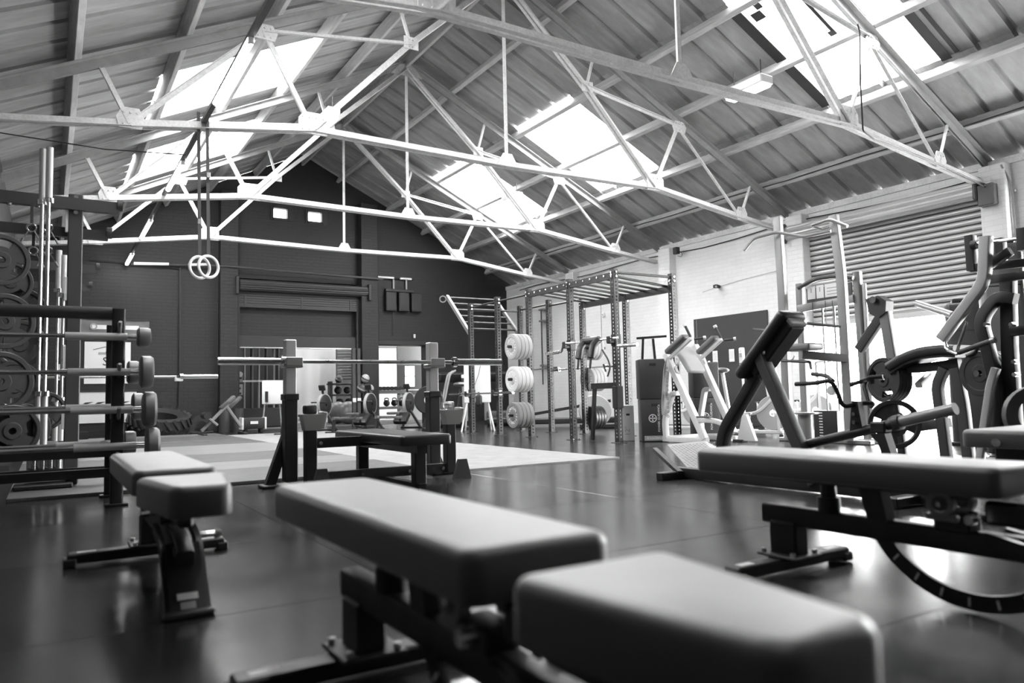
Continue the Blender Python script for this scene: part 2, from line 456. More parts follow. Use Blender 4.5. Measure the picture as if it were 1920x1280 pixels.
# back shutter above the opening
bs = thing('roller_shutter', 'dark painted roller shutter rolled up over the far opening', 'shutter', (0, 0, 0))
dr = MB()
prof = []
for i in range(72):
    a = 2*PI*i/72; r = 0.135+0.006*math.cos(a*18); prof.append((r*math.cos(a), r*math.sin(a)))
dr.sweep([(3.76, YB-0.17, 3.40), (6.90, YB-0.17, 3.40)], prof)
dr.build('shutter_drum', 'shutter_dark', bs)
sl = MB()
for i in range(6):
    z = 3.27-i*0.055
    sl.box((5.24, YB-0.06, z-0.027), (2.98, 0.03, 0.046))
tag(sl.build('slat_curtain', 'shutter_dark', bs, 0), kind='stuff')
MB().bb(3.75, 6.72, YB-0.07, YB-0.03, 2.90, 2.96).build('bottom_rail', 'shutter_dark', bs, 0)
for x in (3.70, 6.94):
    MB().rbox((x, YB-0.16, 3.38), (0.07, 0.34, 0.42), 0.01, 1).build('end_plate', 'dark_paint', bs)
for x in (3.76, 6.70):
    MB().bb(x-0.04, x+0.04, YB-0.08, YB-0.0, 0.0, 3.2).build('guide_rail', 'dark_paint', bs, 0)
for x in (3.92, 5.26, 6.5):
    MB().bb(x-0.02, x+0.02, YB-0.09, YB-0.05, 2.93, 3.18).build('hinge_strap', 'shutter_dark', bs, 0)

# right shutter: individual slats
rs = thing('roller_shutter', 'pale grey slatted roller shutter half raised in the white wall', 'shutter', (0, 0, 0))
prof = []
for i in range(9):
    a = -80+160*i/8; prof.append((0.040*math.cos(math.radians(a))-0.040, 0.036*math.sin(math.radians(a))/math.sin(math.radians(80))))
prof += [(x-0.006, z*0.97) for x, z in reversed(prof)]
sm = MB(); sm.sweep([(0, SY0, 0), (0, SY1, 0)], [(-x, z) for x, z in prof])
sme = sm.mesh('slat', 'shutter', 50)
ns = 17
for i in range(ns):
    inst('slat', sme, rs, (WR-0.02, 0, SZT-0.03-i*0.0885))
MB().bb(WR+0.02, WR+0.026, SY0, SY1, SZT-0.03-ns*0.0885, SZT+0.05).build('gap_shade', 'gap_shade_paint', rs, 0)  # dark sheet added behind the slats, painting shade into the gaps
MB().rbox((WR-0.02, (SY0+SY1)/2, SZT-0.03-ns*0.0885), (0.045, SY1-SY0, 0.09), 0.008, 1).build('bottom_rail', 'shutter', rs)
dm = MB(); pr = []
for i in range(64):
    a = 2*PI*i/64; r = 0.125+0.006*math.cos(a*16); pr.append((r*math.cos(a), r*math.sin(a)))
dm.sweep([(WR-0.17, SY0-0.02, 3.40), (WR-0.17, SY1+0.02, 3.40)], pr); dm.build('shutter_drum', 'shutter', rs)
for y in (SY0-0.05, SY1+0.05):
    MB().rbox((WR-0.17, y, 3.40), (0.32, 0.06, 0.34), 0.02, 1).build('end_plate', 'dark_grey_steel', rs)
    MB().bb(WR-0.06, WR+0.02, y-0.05, y+0.05, 0, 3.25).build('guide_rail', 'silver_paint', rs, 0)
MB().rbox((WR-0.2, SY0-0.18, 3.28), (0.2, 0.22, 0.3), 0.015, 1).build('motor_box', 'dark_grey_steel', rs)

# ---- outside ground beyond the shutter, and the room behind the back wall
struct(MB().bb(WR+0.25, WR+30, -16, 30, -0.12, -0.02).bb(-10, WR+0.25, -16, YF-0.3, -0.12, -0.02).build('yard_ground', 'concrete_out', None, 0), 'bright concrete yard outside the raised shutter')
RB = YB+7.5
struct(MB().bb(2.0, 12.2, RB, RB+0.2, 0, 4.0).build('wall_rear_room', 'dark_paint', None, 0), 'dark far wall of the room behind the opening')
struct(MB().bb(1.8, 2.0, YB+0.3, RB, 0, 4.0).build('wall_rear_room_left', 'dark_paint', None, 0), 'dark side wall of the room behind the opening')
struct(MB().bb(12.2, 12.4, YB+0.3, RB, 0, 4.0).build('wall_rear_room_right', 'brick_white', None, 0), 'white side wall of the room behind the opening')
struct(MB().bb(1.8, 12.4, YB+0.3, RB+0.2, 4.0, 4.1).build('ceiling_rear_room', 'roof_sheet', None, 0), 'ceiling of the room behind the opening')

for x in (4.4, 6.6, 8.8, 11.0):  # unseen glowing panels added overhead to brighten the rear room
    rl = MB().rbox((x, YB+3.6, 3.93), (0.5, 3.2, 0.08), 0.01, 1).build('rear_fill_panel', 'rear_fill_glow', None)
    tag(rl, 'long glowing fill panel added in the room behind, %s from the left' % ['first', 'second', 'third', 'fourth'][round((x-4.4)/2.2)], 'lamp', 'added fill panels of the rear room')
# ---- roof sheets and skylights
ce = bpy.data.objects.new('ceiling', None); COL.objects.link(ce); struct(ce, 'ribbed grey roof sheets under a pitched roof with bright skylights')
def sheet_mesh(name, mt, L, ribs=2):
    """unit width along Y (0..1), length L along local X, ribbed profile"""
    pr = []
    for r in range(ribs):
        y0 = r/ribs; d = 1/ribs
        for f, h in ((0.0, 0.060), (0.05, 0.060), (0.10, 0.004), (0.3, 0.010), (0.5, 0.0), (0.7, 0.010), (0.90, 0.004), (0.95, 0.060)):
            pr.append((y0+f*d, h))
    pr.append((1.0, 0.060))
    b = MB(); n = len(pr)
    vs = [(x, y, h+o) for x in (0, L) for o in (0, 0.008) for (y, h) in pr]
    fs = []
    for j in range(n-1):
        fs += [(j, j+1, 2*n+j+1, 2*n+j), (n+j, 3*n+j, 3*n+j+1, n+j+1), (j, n+j, n+j+1, j+1), (2*n+j, 2*n+j+1, 3*n+j+1, 3*n+j)]
    fs += [(0, 2*n, 3*n, n), (n-1, 2*n-1, 4*n-1, 3*n-1)]
    b.add(vs, fs); return b.mesh(name, mt, 40)
ROWS = [(0.0, 2.28), (2.18, 4.30), (4.18, 6.20)]
zs = 0.262                    # sheet underside above rafter underside, vertical
def cols(marks, y0=YF-0.3, y1=YB+0.1, target=0.86):
    out = []; prev = y0
    for (a, b) in marks+[(y1, None)]:
        n = max(1, round((a-prev)/target))
        for i in range(n): out.append((prev+(a-prev)*i/n, prev+(a-prev)*(i+1)/n, False))
        if b is not None:
            out.append((a, (a+b)/2, True)); out.append(((a+b)/2, b, True)); prev = b
    return out
sheets = {}
for s, marks in ((1, [(4.9, 6.55), (10.1, 11.78), (13.75, 15.5)]), (-1, [(4.95, 6.6), (10.1, 11.87), (13.6, 15.55)])):
    for ri, (o0, o1) in enumerate(ROWS):
        L = (o1-o0)*SL
        for (y0, y1, sky) in cols(marks):
            isky = sky and ri == 1
            if y1 < 2.0 and ri == 2 and s == 1 and False: continue
            key = (ri, isky)
            if key not in sheets:
                sheets[key] = sheet_mesh('skylight_sheet' if isky else 'roof_sheet', 'skylight' if isky else 'roof_sheet', L)
            lift = 0.012*(2-ri)
            o = (CX+s*o0, y0 if s == 1 else y1, ZA-K*o0+zs+lift)
            ux = V((s/SL, 0, -K/SL)); wy = (y1-y0); uy = V((0, s*wy, 0)); uz = ux.cross(V((0, s, 0)))
            instm('skylight_sheet' if isky else 'roof_sheet', sheets[key], ce, o, ux, uy, uz)
# glazing bars between the skylight columns and torn dark flashing round the nearest one
def roof_strip(name, mt, s, y, w_, o0, o1, dz):
    p0 = V((CX+s*o0, y, ZA-K*o0+zs+dz)); p1 = V((CX+s*o1, y, ZA-K*o1+zs+dz))
    MB().bar(p0, p1, w_, 0.006, V((s*K, 0, 1))).build(name, mt, ce, 0)
for s, ms in ((1, (10.94, 14.62)), (-1, (10.98, 14.57))):
    for y in ms: roof_strip('glazing_bar', 'dark_grey_steel', s, y, 0.018, 2.2, 4.25, -0.006)
for y, w_, o0, o1 in ((6.58, 0.16, 2.25, 4.20), (5.73, 0.05, 2.5, 3.2), (5.42, 0.06, 3.3, 4.2), (4.87, 0.12, 3.30, 4.20), (4.72, 0.05, 3.35, 4.15), (5.30, 0.05, 2.25, 3.2)):
    roof_strip('flashing', 'flashing', 1, y, w_, o0, o1, -0.008)
for (x, y, w_, h_) in ((2.45, 6.35, 0.16, 0.13), (3.45, 5.35, 0.12, 0.10), (3.15, 5.75, 0.10, 0.08), (2.34, 6.25, 0.1, 0.1)):
    roof_strip('flashing', 'flashing', 1, y, w_, x, x+h_, -0.012)
# ridge capping closes the apex
MB().prism([(-0.3, -0.3*K), (0, 0.0), (0.3, -0.3*K), (0.3, -0.3*K+0.03), (0, 0.03), (-0.3, -0.3*K+0.03)], (CX, (YF+YB)/2, ZA+zs+0.05), (1, 0, 0), (0, 0, 1), YB-YF+0.4).build('ridge_cap', 'roof_sheet', ce, 0)

# ---- purlins
ords = ['uppermost', 'second', 'third', 'fourth', 'lowest']
PR = {1: [0.92, 2.24, 3.26, 4.27, 5.22], -1: [1.15, 2.20, 3.13, 4.10, 5.15]}
ang = math.atan(K)
for s in (1, -1):
    for i, off in enumerate(PR[s]):
        d = 0.15
        c = V((CX+s*off, (YF+YB)/2, zr(off)+0.11/math.cos(ang)+d/2))
        b = MB().rbox((0, 0, 0), (0.075, YB-YF, d), 0.006, 1)
        o = b.build('purlin', 'purlin_paint', None); o.location = c; o.rotation_euler = (0, s*ang, 0)
        tag(o, '%s painted timber purlin down the %s roof slope' % (ords[i], 'right' if s > 0 else 'left'), kind='structure')
rp = MB().rbox((0, 0, 0), (0.06, YB-YF, 0.2), 0.006, 1).build('ridge_beam', 'purlin_paint', None); rp.location = (CX, (YF+YB)/2, ZA+0.1)
tag(rp, 'painted timber ridge beam along the top of the roof', kind='structure')

# ---- trusses
bolt_me = MB().cyl((0, 0, 0), (0, 0, 0.012), 0.013, 8, 0.009).mesh('bolt', 'truss_paint')
def build_truss(label, y, first, dz=0.0):
    t = thing('roof_truss', label, 'truss', (CX, y, 0), 0, 'white steel roof trusses')
    g2 = 0.018                        # half gap between the paired angles
    def P(x, z): return V((x, 0, z))
    E, L2, L1, KK, A, B, M_, U, AP = [(5.80, 3.47), (4.63, 3.61-dz*0.3), (2.70, 3.88-dz), (0, 3.84-dz*0.8), (3.26, zr(3.26)), (4.90, zr(4.90)), (1.42, 5.22), (1.58, zr(1.58)), (0, ZA)]
    for s in (-1, 1):
        f = lambda q: P(s*q[0], q[1])
        # rafter: two back-to-back angles
        ra = MB(); d = V((s*1, 0, -K)).normalized(); nrm = V((s*K, 0, 1)).normalized()
        p0, p1 = P(s*0.0, ZA)+nrm*0.05, P(s*5.95, zr(5.95))+nrm*0.05
        for q in (-1, 1):
            ra.bar(p0+V((0, q*g2, 0)), p1+V((0, q*g2, 0)), 0.01, 0.10, nrm)
            ra.bar(p0+V((0, q*(g2+0.035), 0))+nrm*0.046, p1+V((0, q*(g2+0.035), 0))+nrm*0.046, 0.075, 0.01, nrm)
        ra.build('rafter', 'rafter_paint', t, 0)
        def flat(a, b, w, nm='web_bar', y0=0.0, mt='truss_paint', dbl=False):
            m_ = MB()
            d_ = (b-a).normalized(); u_ = V((-d_.z, 0, d_.x))
            if dbl:
                for q in (-1, 1):
                    m_.bar(a+V((0, q*g2, 0)), b+V((0, q*g2, 0)), 0.008, w, u_)
                    m_.bar(a+V((0, q*(g2+0.025), 0))-u_*(w/2-0.004)*(1 if u_.z > 0 else -1), b+V((0, q*(g2+0.025), 0))-u_*(w/2-0.004)*(1 if u_.z > 0 else -1), 0.05, 0.008, u_)
            else:
                m_.bar(a+V((0, y0, 0)), b+V((0, y0, 0)), 0.008, w, u_)
                m_.bar(a+V((0, y0-0.02, 0))+u_*(w/2-0.004), b+V((0, y0-0.02, 0))+u_*(w/2-0.004), 0.04, 0.008, u_)
            return m_.build(nm, mt, t, 0)
        flat(f(E), f(L2), 0.075, 'bottom_chord', dbl=True)
        flat(f(L2), f(L1), 0.085, 'bottom_chord', dbl=True)
        flat(f(L1), f(KK), 0.085, 'bottom_chord', dbl=True)
        flat(f(L2), f(B), 0.055); flat(f(L2), f(A), 0.06, y0=0.012); flat(f(L1), f(A), 0.07)
        flat(f(L1), f(M_), 0.07, 'main_diagonal', dbl=True); flat(f(M_), f(AP), 0.07, 'main_diagonal', dbl=True)
        flat(f(M_), f(A), 0.05, y0=-0.012); flat(f(M_), f(U), 0.05)
        # gusset plates with bolts
        for (q, w_, h_, dz, nb) in ((L1, 0.34, 0.26, 0.06, 4), (L2, 0.27, 0.22, 0.05, 3), (M_, 0.2, 0.16, 0.0, 2), (A, 0.3, 0.18, -0.02, 3)):
            if nb == 4: pl = [(-w_/2, -h_/2), (w_/2, -h_/2), (w_/2, h_*0.2), (w_*0.32, h_/2), (-w_*0.42, h_/2), (-w_/2, h_*0.2)]
            elif nb == 3: pl = [(-w_*0.4, -h_/2), (w_*0.4, -h_/2), (w_/2, 0), (w_*0.3, h_/2), (-w_*0.3, h_/2), (-w_/2, 0)]
            else: pl = [(-w_/2, -h_/2), (w_/2, -h_/2), (w_/2, h_/2), (-w_/2, h_/2)]
            c = f(q)+V((0, -0.030, dz))
            g = MB().prism([(s*a, b) if s > 0 else (s*a, b) for a, b in (pl if s > 0 else pl[::-1])], c, (1, 0, 0), (0, 0, 1), 0.012).build('gusset', 'truss_paint', t, 0)
            if first:
                for bi in range(nb):
                    for row in (-0.32, 0.25):
                        bx = (bi-(nb-1)/2)*w_*0.24
                        inst('bolt', bolt_me, g, (c.x+bx, c.y-0.006, c.z+row*h_), (PI/2, 0, 0))
    # king rod with foot plate
    MB().bar(P(0, KK[1]-0.04), P(0, ZA), 0.05, 0.012, (0, 1, 0)).bar(P(0.0, KK[1]-0.04)+V((0, 0.02, 0)), P(0, ZA)+V((0, 0.02, 0)), 0.008, 0.04, (0, 1, 0)).build('king_rod', 'truss_paint', t, 0)
    c = V((0, -0.03, KK[1]+0.05))
    MB().prism([(-0.17, -0.08), (0.17, -0.08), (0.07, 0.10), (-0.07, 0.10)], c, (1, 0, 0), (0, 0, 1), 0.012).build('gusset', 'truss_paint', t, 0)
    MB().prism([(-0.3, -0.16), (0.3, -0.16), (0.12, 0.06), (-0.12, 0.06)], (0, -0.03, ZA), (1, 0, 0), (0, 0, 1), 0.012).build('apex_gusset', 'purlin_paint', t, 0)
    return t
TY = [5.29, 8.63, 11.97, 15.31]
tl = ['nearest white steel roof truss, its chord crossing the top of the frame', 'second white steel roof truss from the camera, carrying the ring straps',
      'third white steel roof truss, between the two left skylights', 'farthest white steel roof truss in front of the dark gable']
for i, y in enumerate(TY): build_truss(tl[i], y, i < 3, 0.07 if i == 0 else 0.0)

# ================================================================== equipment helpers
def seat(t, base):
    """move a thing built in world coordinates so that its Empty stands at its base"""
    b = V(base); t.location = b
    for ch in t.children: ch.location = ch.location-b
    return t
def olympic_bar(name, label, p, d, L=2.2, parent=None, group=None, sleeve=0.43, rs=0.025, rsh=0.014, mt='chrome', shaft_mt='brushed'):
    """barbell centred at p along unit vector d"""
    t = thing(name, label, 'barbell', p, 0, group)
    d = V(d).normalized(); h = L/2
    MB().cyl(-d*(h-sleeve), d*(h-sleeve), rsh, 12).build('shaft', shaft_mt, t)
    for s in (-1, 1):
        MB().cyl(d*s*(h-sleeve), d*s*h, rs, 16).build('sleeve', mt, t)
        MB().cyl(d*s*(h-sleeve), d*s*(h-sleeve+0.035), rs*1.55, 16).build('collar', mt, t)
    return t
PLATE = {}
def plate_mesh(kind, R, th):
    key = (kind, R, th)
    if key in PLATE: return PLATE[key]
    b = MB()
    if kind == 'bumper':
        pr = [(0.026, -th/2), (R*0.36, -th/2), (R*0.40, -th/2+0.006), (R*0.72, -th/2+0.006), (R*0.76, -th/2), (R*0.97, -th/2), (R, -th/2+0.008),
              (R, th/2-0.008), (R*0.97, th/2), (R*0.76, th/2), (R*0.72, th/2-0.006), (R*0.40, th/2-0.006), (R*0.36, th/2), (0.026, th/2)]
        b.lathe(pr, (0, 0, 0), (0, 0, 1), 40)
    else:     # iron plate with three grip holes
        n = 60
        def ring(r, z):
            return [V((r*math.cos(2*PI*i/n), r*math.sin(2*PI*i/n), z)) for i in range(n)]
        rr = [(0.027, th*0.45), (R*0.30, th*0.45), (R*0.34, th*0.22), (R*0.52, th*0.22), (R*0.80, th*0.22), (R*0.84, th*0.5), (R*0.97, th*0.5), (R, th*0.38)]
        prof = rr+[(r, -z) for r, z in reversed(rr)]
        m_ = len(prof); vs = []; fs = []
        for i in range(n):
            a = 2*PI*i/n
            for (r, z) in prof: vs.append((r*math.cos(a), r*math.sin(a), z))
        hole = lambda i: (i % 20) < 9
        for i in range(n):
            i2 = (i+1) % n
            for j in range(m_):
                j2 = (j+1) % m_
                if hole(i) and j in (3, m_-5): continue
                fs.append((i*m_+j, i*m_+j2, i2*m_+j2, i2*m_+j))
            if hole(i):      # hole rims inner and outer
                fs.append((i*m_+3, i2*m_+3, i2*m_+m_-4, i*m_+m_-4)); fs.append((i*m_+4, i*m_+m_-5, i2*m_+m_-5, i2*m_+4))
                if not hole(i-1): fs.append((i*m_+3, i*m_+m_-4, i*m_+m_-5, i*m_+4))
                if not hole(i+1): fs.append((i2*m_+3, i2*m_+4, i2*m_+m_-5, i2*m_+m_-4))
        b.add(vs, fs)
    PLATE[key] = b
    return b
PLM = {}
def plate(name, label, kind, R, th, mt, c, ax, group, text=None, spin=0.0):
    key = (kind, R, th, mt)
    if key not in PLM: PLM[key] = plate_mesh(kind, R, th).mesh(name, mt, 30)
    ax = V(ax).normalized(); x, y = MB().frame(ax)
    x2 = x*math.cos(spin)+y*math.sin(spin); y2 = ax.cross(x2)
    o = instm(name, PLM[key], None, V(c), x2, y2, ax)
    tag(o, label, 'weight plate', group)
    if text:
        ml = lettering(text, R)
        instm('lettering', ml, o, (0, 0, th/2+0.001), (1, 0, 0), (0, 1, 0), (0, 0, 1))
    return o
GLY = {}
def glyph(ch, size):
    if (ch, size) in GLY: return GLY[(ch, size)]
    cu = bpy.data.curves.new('g', 'FONT'); cu.body = ch; cu.size = size; cu.extrude = 0.0006; cu.align_x = 'CENTER'; cu.align_y = 'CENTER'; cu.resolution_u = 2
    tmp = bpy.data.objects.new('tmp', cu); COL.objects.link(tmp)
    me = bpy.data.meshes.new_from_object(tmp.evaluated_get(bpy.context.evaluated_depsgraph_get()))
    d = ([v.co.copy() for v in me.vertices], [tuple(p.vertices) for p in me.polygons])
    bpy.data.objects.remove(tmp); bpy.data.curves.remove(cu); bpy.data.meshes.remove(me)
    GLY[(ch, size)] = d
    return d
LET = {}
def lettering(text, R):
    """words round the face of a plate: (word, angle of its middle in degrees)"""
    key = (tuple(text), R)
    if key in LET: return LET[key]
    b = MB(); size = R*0.30; rr = R*0.565
    for word, mid in text:
        step = 19.0
        for i, ch in enumerate(word):
            a = math.radians(mid-(i-(len(word)-1)/2)*step)
            vs, fs = glyph(ch, size)
            rot = Matrix.Rotation(a-PI/2, 3, 'Z')
            b.add([rot @ v+V((rr*math.cos(a), rr*math.sin(a), 0)) for v in vs], fs)
    LET[key] = b.mesh('lettering', 'print_white', 0)
    return LET[key]
PT = (('FITNESS', 90), ('ORIGIN', 270), ('15', 180), ('15', 0))
def stack(pre, kind, R, th, mt, p, d, n, group, face=-1, text=None, ordinal=None, spin=0.0):
    """n plates side by side from p along d, each one a thing"""
    d = V(d).normalized()
    od = ['first', 'second', 'third', 'fourth', 'fifth', 'sixth', 'seventh']
    for i in range(n):
        plate('weight_plate', (pre % od[i]), kind, R, th, mt, V(p)+d*(th*1.04*i+th/2), -d if face < 0 else d, group, text if i == 0 else None, spin+0.3*i)

# ================================================================== foreground adjustable benches
def pad_mesh(name, w, l, h, r=0.035, mt='vinyl', taper=0.0, parent=None, loc=(0, 0, 0), rot=(0, 0, 0)):
    bm = bmesh.new(); bmesh.ops.create_cube(bm, size=1.0)
    for v in bm.verts:
        k = 1.0-(taper if v.co.y < 0 else 0.0)
        v.co = V((v.co.x*w*k, v.co.y*l, v.co.z*h))
    ve = [e for e in bm.edges if abs(e.verts[0].co.z-e.verts[1].co.z) > h*0.5]
    bmesh.ops.bevel(bm, geom=ve, offset=r*1.2, segments=5, profile=0.5, affect='EDGES')
    te = [e for e in bm.edges if e.verts[0].co.z > h*0.49 and e.verts[1].co.z > h*0.49 and len(e.link_faces) == 2 and any(abs(f.normal.z) < 0.5 for f in e.link_faces)]
    bmesh.ops.bevel(bm, geom=te, offset=min(r*0.75, h*0.45), segments=5, profile=0.5, affect='EDGES')
    be = [e for e in bm.edges if e.verts[0].co.z < -h*0.49 and e.verts[1].co.z < -h*0.49 and any(abs(f.normal.z) < 0.5 for f in e.link_faces)]
    bmesh.ops.bevel(bm, geom=be, offset=0.008, segments=2, profile=0.5, affect='EDGES')
    me = bpy.data.meshes.new(name); bm.to_mesh(me); bm.free(); me.materials.append(MATS[mt])
    me.polygons.foreach_set('use_smooth', [True]*len(me.polygons)); me.set_sharp_from_angle(angle=math.radians(50))
    o = bpy.data.objects.new(name, me); COL.objects.link(o); o.parent = parent; o.location = loc; o.rotation_euler = rot
    return o
def make_bench(label, loc, rz=0.0):
    """adjustable bench; origin on the floor below the pivot, +y towards the head end"""
    t = thing('adjustable_bench', label, 'bench', loc, rz, 'adjustable benches in the foreground')
    pad_mesh('back_pad', 0.28, 1.14, 0.088, 0.03, 'vinyl', 0.0, t, (0, 0.37, 0.399))
    pad_mesh('seat_pad', 0.29, 0.41, 0.095, 0.03, 'vinyl', 0.42, t, (0, -0.515, 0.384))
    MB().rbox((0, 0.39, 0.346), (0.10, 0.95, 0.018), 0.004, 1).build('pad_plate', 'black_steel', t)
    MB().rtube([(0, 0.705, 0.205), (0, -0.30, 0.205), (0, -0.40, 0.16)], 0.055, 0.07, 0.05, (0, 0, 1), 0.01).build('main_beam', 'black_steel', t)
    MB().rbox((0, 0.61, 0.115), (0.075, 0.12, 0.14), 0.008, 1).build('rear_leg', 'black_steel', t)
    MB().rbox((0, 0.61, 0.062), (0.16, 0.17, 0.012), 0.003, 1).build('foot_plate', 'dark_grey_steel', t)
    cb = MB().rbox((0, 0.61, 0.035), (0.62, 0.075, 0.042), 0.006, 1).build('cross_foot', 'black_steel', t)
    for s in (-1, 1):
        MB().rbox((s*0.30, 0.61, 0.02), (0.05, 0.085, 0.035), 0.006, 1).build('rubber_cap', 'rubber_black', cb)
        MB().rbox((s*0.24, 0.61, 0.0565), (0.07, 0.03, 0.001), 0.0004, 1).build('sticker', 'print_white', cb)
        for u in (-1, 1): MB().cyl((s*0.06, 0.61+u*0.065, 0.066), (s*0.06, 0.61+u*0.065, 0.082), 0.010, 6).build('bolt', 'brushed', t)
    MB().cyl((0, 0.43, 0.238), (0, 0.43, 0.345), 0.032, 14, 0.024).cyl((0, 0.43, 0.238), (0, 0.43, 0.29), 0.038, 14).build('pad_rest', 'black_steel', t)
    MB().prism([(0.20, 0.235), (0.27, 0.235), (0.30, 0.345), (0.22, 0.345)], (0.0, 0, 0), (0, 1, 0), (0, 0, 1), 0.05).build('pad_bracket', 'black_steel', t)
    # notched sector
    sec = MB(); R0, R1, n = 0.312, 0.362, 26; c = V((-0.005, -0.05, 0.366)); pts_o = []; pts_i = []
    for i in range(n+1):
        a = math.radians(32-132*i/n)-PI/180*52
        a = math.radians(-28-118*i/n)
        pts_o.append((R1*math.cos(a), R1*math.sin(a))); pts_i.append((R0*math.cos(a), R0*math.sin(a)))
    sec.prism(pts_o+pts_i[::-1], c, (0, 1, 0), (0, 0, 1), 0.012)
    so = sec.build('adjustment_sector', 'black_steel', t)
    for i in range(7):
        a = math.radians(-46-14*i); q = c+V((0, 0.337*math.cos(a), 0.337*math.sin(a)))
        MB().box(q, (0.0135, 0.007, 0.026), Matrix.Rotation(a+PI/2, 3, 'X')).build('notch_mark', 'print_white', so, 0)
    # pivot bearings
    for s in (-1, 1):
        pv = MB().lathe([(0.024, -0.012), (0.040, -0.012), (0.040, 0.012), (0.024, 0.012)], (s*0.06, 0, 0.318), (1, 0, 0), 24).rbox((s*0.06, 0, 0.277), (0.024, 0.10, 0.02), 0.005, 1)
        po = pv.build('pivot_bearing', 'grey_steel', t)
        MB().cyl((s*0.05, 0, 0.318), (s*0.074, 0, 0.318), 0.022, 20).build('bearing_cap', 'dark_grey_steel', po)
        MB().cyl((s*0.07, 0, 0.318), (s*0.08, 0, 0.318), 0.008, 12).build('axle_end', 'chrome', po)
    MB().rbox((0, -0.01, 0.255), (0.07, 0.11, 0.05), 0.006, 1).build('pivot_block', 'black_steel', t)
    MB().rbox((0, -0.26, 0.30), (0.05, 0.32, 0.07), 0.01, 1).build('seat_bracket', 'black_steel', t)
    for s in (-1, 1): MB().cyl((s*0.075, -0.10, 0.285), (s*0.105, -0.10, 0.285), 0.014, 10).build('bolt', 'chrome', t)
    # front leg: sloping channel with stickers
    a0, a1 = V((0, -0.33, 0.20)), V((0, -0.475, 0.012)); d = (a1-a0).normalized(); up_ = V((0, -d.z, d.y)) if d.y < 0 else V((0, d.z, -d.y))
    fl_ = MB().bar(a0, a1, 0.105, 0.028, up_).build('front_leg', 'black_steel', t, 0)
    for s in (-1, 1): MB().rtube([(s*0.058, -0.12, 0.235), (s*0.058, -0.30, 0.20), (s*0.058, -0.47, 0.012)], 0.018, 0.032, 0.06).build('leg_rail', 'black_steel', t)
    MB().rbox((0, -0.49, 0.012), (0.15, 0.06, 0.02), 0.005, 1).build('front_foot', 'rubber_black', t)
    nrm = up_ if up_.y < 0 else -up_
    mid = lambda k: a0+(a1-a0)*k+nrm*0.0155
    R = Matrix((V((1, 0, 0)), -d, nrm)).transposed()
    for k, (w_, h_), mt in ((0.12, (0.06, 0.036), 'print_grey'), (0.80, (0.062, 0.022), 'print_white'), (0.93, (0.045, 0.024), 'print_grey')):
        MB().box(mid(k), (w_, h_, 0.001), R).build('sticker', mt, fl_, 0)
    kb = MB().cyl((0.06, -0.18, 0.20), (0.13, -0.18, 0.20), 0.012, 12).cyl((0.13, -0.18, 0.20), (0.15, -0.18, 0.20), 0.02, 14, 0.014).build('pull_pin', 'chrome', t)
    MB().tube([(0.075, 0.02, 0.34), (0.085, -0.02, 0.22), (0.075, -0.09, 0.16)], 0.008, 8, fil=0.04).build('adjust_lever', 'black_steel', t)
    return t
make_bench('black adjustable bench in the centre foreground, nearest to the camera', (0.672, 1.20, 0))
make_bench('black adjustable bench at the right edge with its notched sector showing', (2.36, 1.28, 0))
make_bench('black adjustable bench on the left, seen end on beside the barbell rack', (0.39, 3.09, 0))

# ================================================================== competition bench rack with barbell
t = thing('bench_press_rack', 'black bench press rack with silver uprights and a long flat pad', 'bench rack')
for s, X in ((-1, 1.615), (1, 2.85)):
    MB().rbox((X, 5.95, 0.925), (0.085, 0.08, 0.45), 0.006, 1).build('upright', 'silver_paint', t)
    up_o = MB().rbox((X, 5.95, 0.385), (0.10, 0.10, 0.68), 0.006, 1).build('upright_sleeve', 'black_steel', t)
    MB().rbox((X, 5.945, 0.70), (0.118, 0.118, 0.05), 0.006, 1).build('sleeve_band', 'black_steel', up_o)
    MB().rbox((X+0.01, 5.925, 0.945), (0.14, 0.16, 0.035), 0.008, 1).rbox((X+0.01, 5.85, 0.975), (0.13, 0.02, 0.07), 0.006, 1).build('bar_hook', 'grey_steel', t)
    MB().prism([(0, 0.50), (-0.17, 0.02), (-0.09, 0.02), (0.02, 0.35)] if s < 0 else [(0, 0.50), (0.02, 0.35), (0.16, 0.02), (0.08, 0.02)][::1], (X, 6.05, 0), (1, 0, 0), (0, 0, 1), 0.07).build('side_brace', 'black_steel', t)
    MB().rbox((X+s*0.1, 6.02, 0.012), (0.22, 0.16, 0.024), 0.006, 1).build('foot', 'black_steel', t)
    Xp = X+(0.085 if s < 0 else 0.03)
    pst = MB().rbox((Xp, 5.70, 0.25), (0.085, 0.085, 0.42), 0.006, 1).build('safety_post', 'black_steel', t)
    MB().prism([(-0.085, 0.06), (0.085, 0.06), (0.06, -0.06), (-0.06, -0.06)], (Xp, 5.66, 0.505), (1, 0, 0), (0, 0, 1), 0.09).build('safety_tray', 'grey_steel', pst)
    MB().rbox((Xp+0.09, 5.70, 0.52), (0.05, 0.11, 0.13), 0.01, 1, (0, 0.2, 0)).build('tray_flange', 'grey_steel', pst)
    MB().rbox((Xp+0.01, 5.74, 0.60), (0.09, 0.10, 0.07), 0.015, 2).build('safety_pad', 'clear_plastic' if s > 0 else 'rubber_black', pst)
    MB().prism([(-0.07, 0.0), (0.09, 0.0), (0.05, 0.16), (-0.02, 0.16)], (Xp+0.03, 5.56, 0), (1, 0, 0), (0, 0, 1), 0.04).build('foot', 'dark_grey_steel', t)
for z in (0.345, 0.085):
    cbm = MB().bar((1.70, 5.70, z), (2.88, 5.70, z), 0.06, 0.075).build('cross_beam', 'black_steel', t, 0)
    for X in (1.77, 2.10, 2.5, 2.80): MB().cyl((X, 5.665, z), (X, 5.655, z), 0.014, 10).build('bolt', 'chrome', cbm)
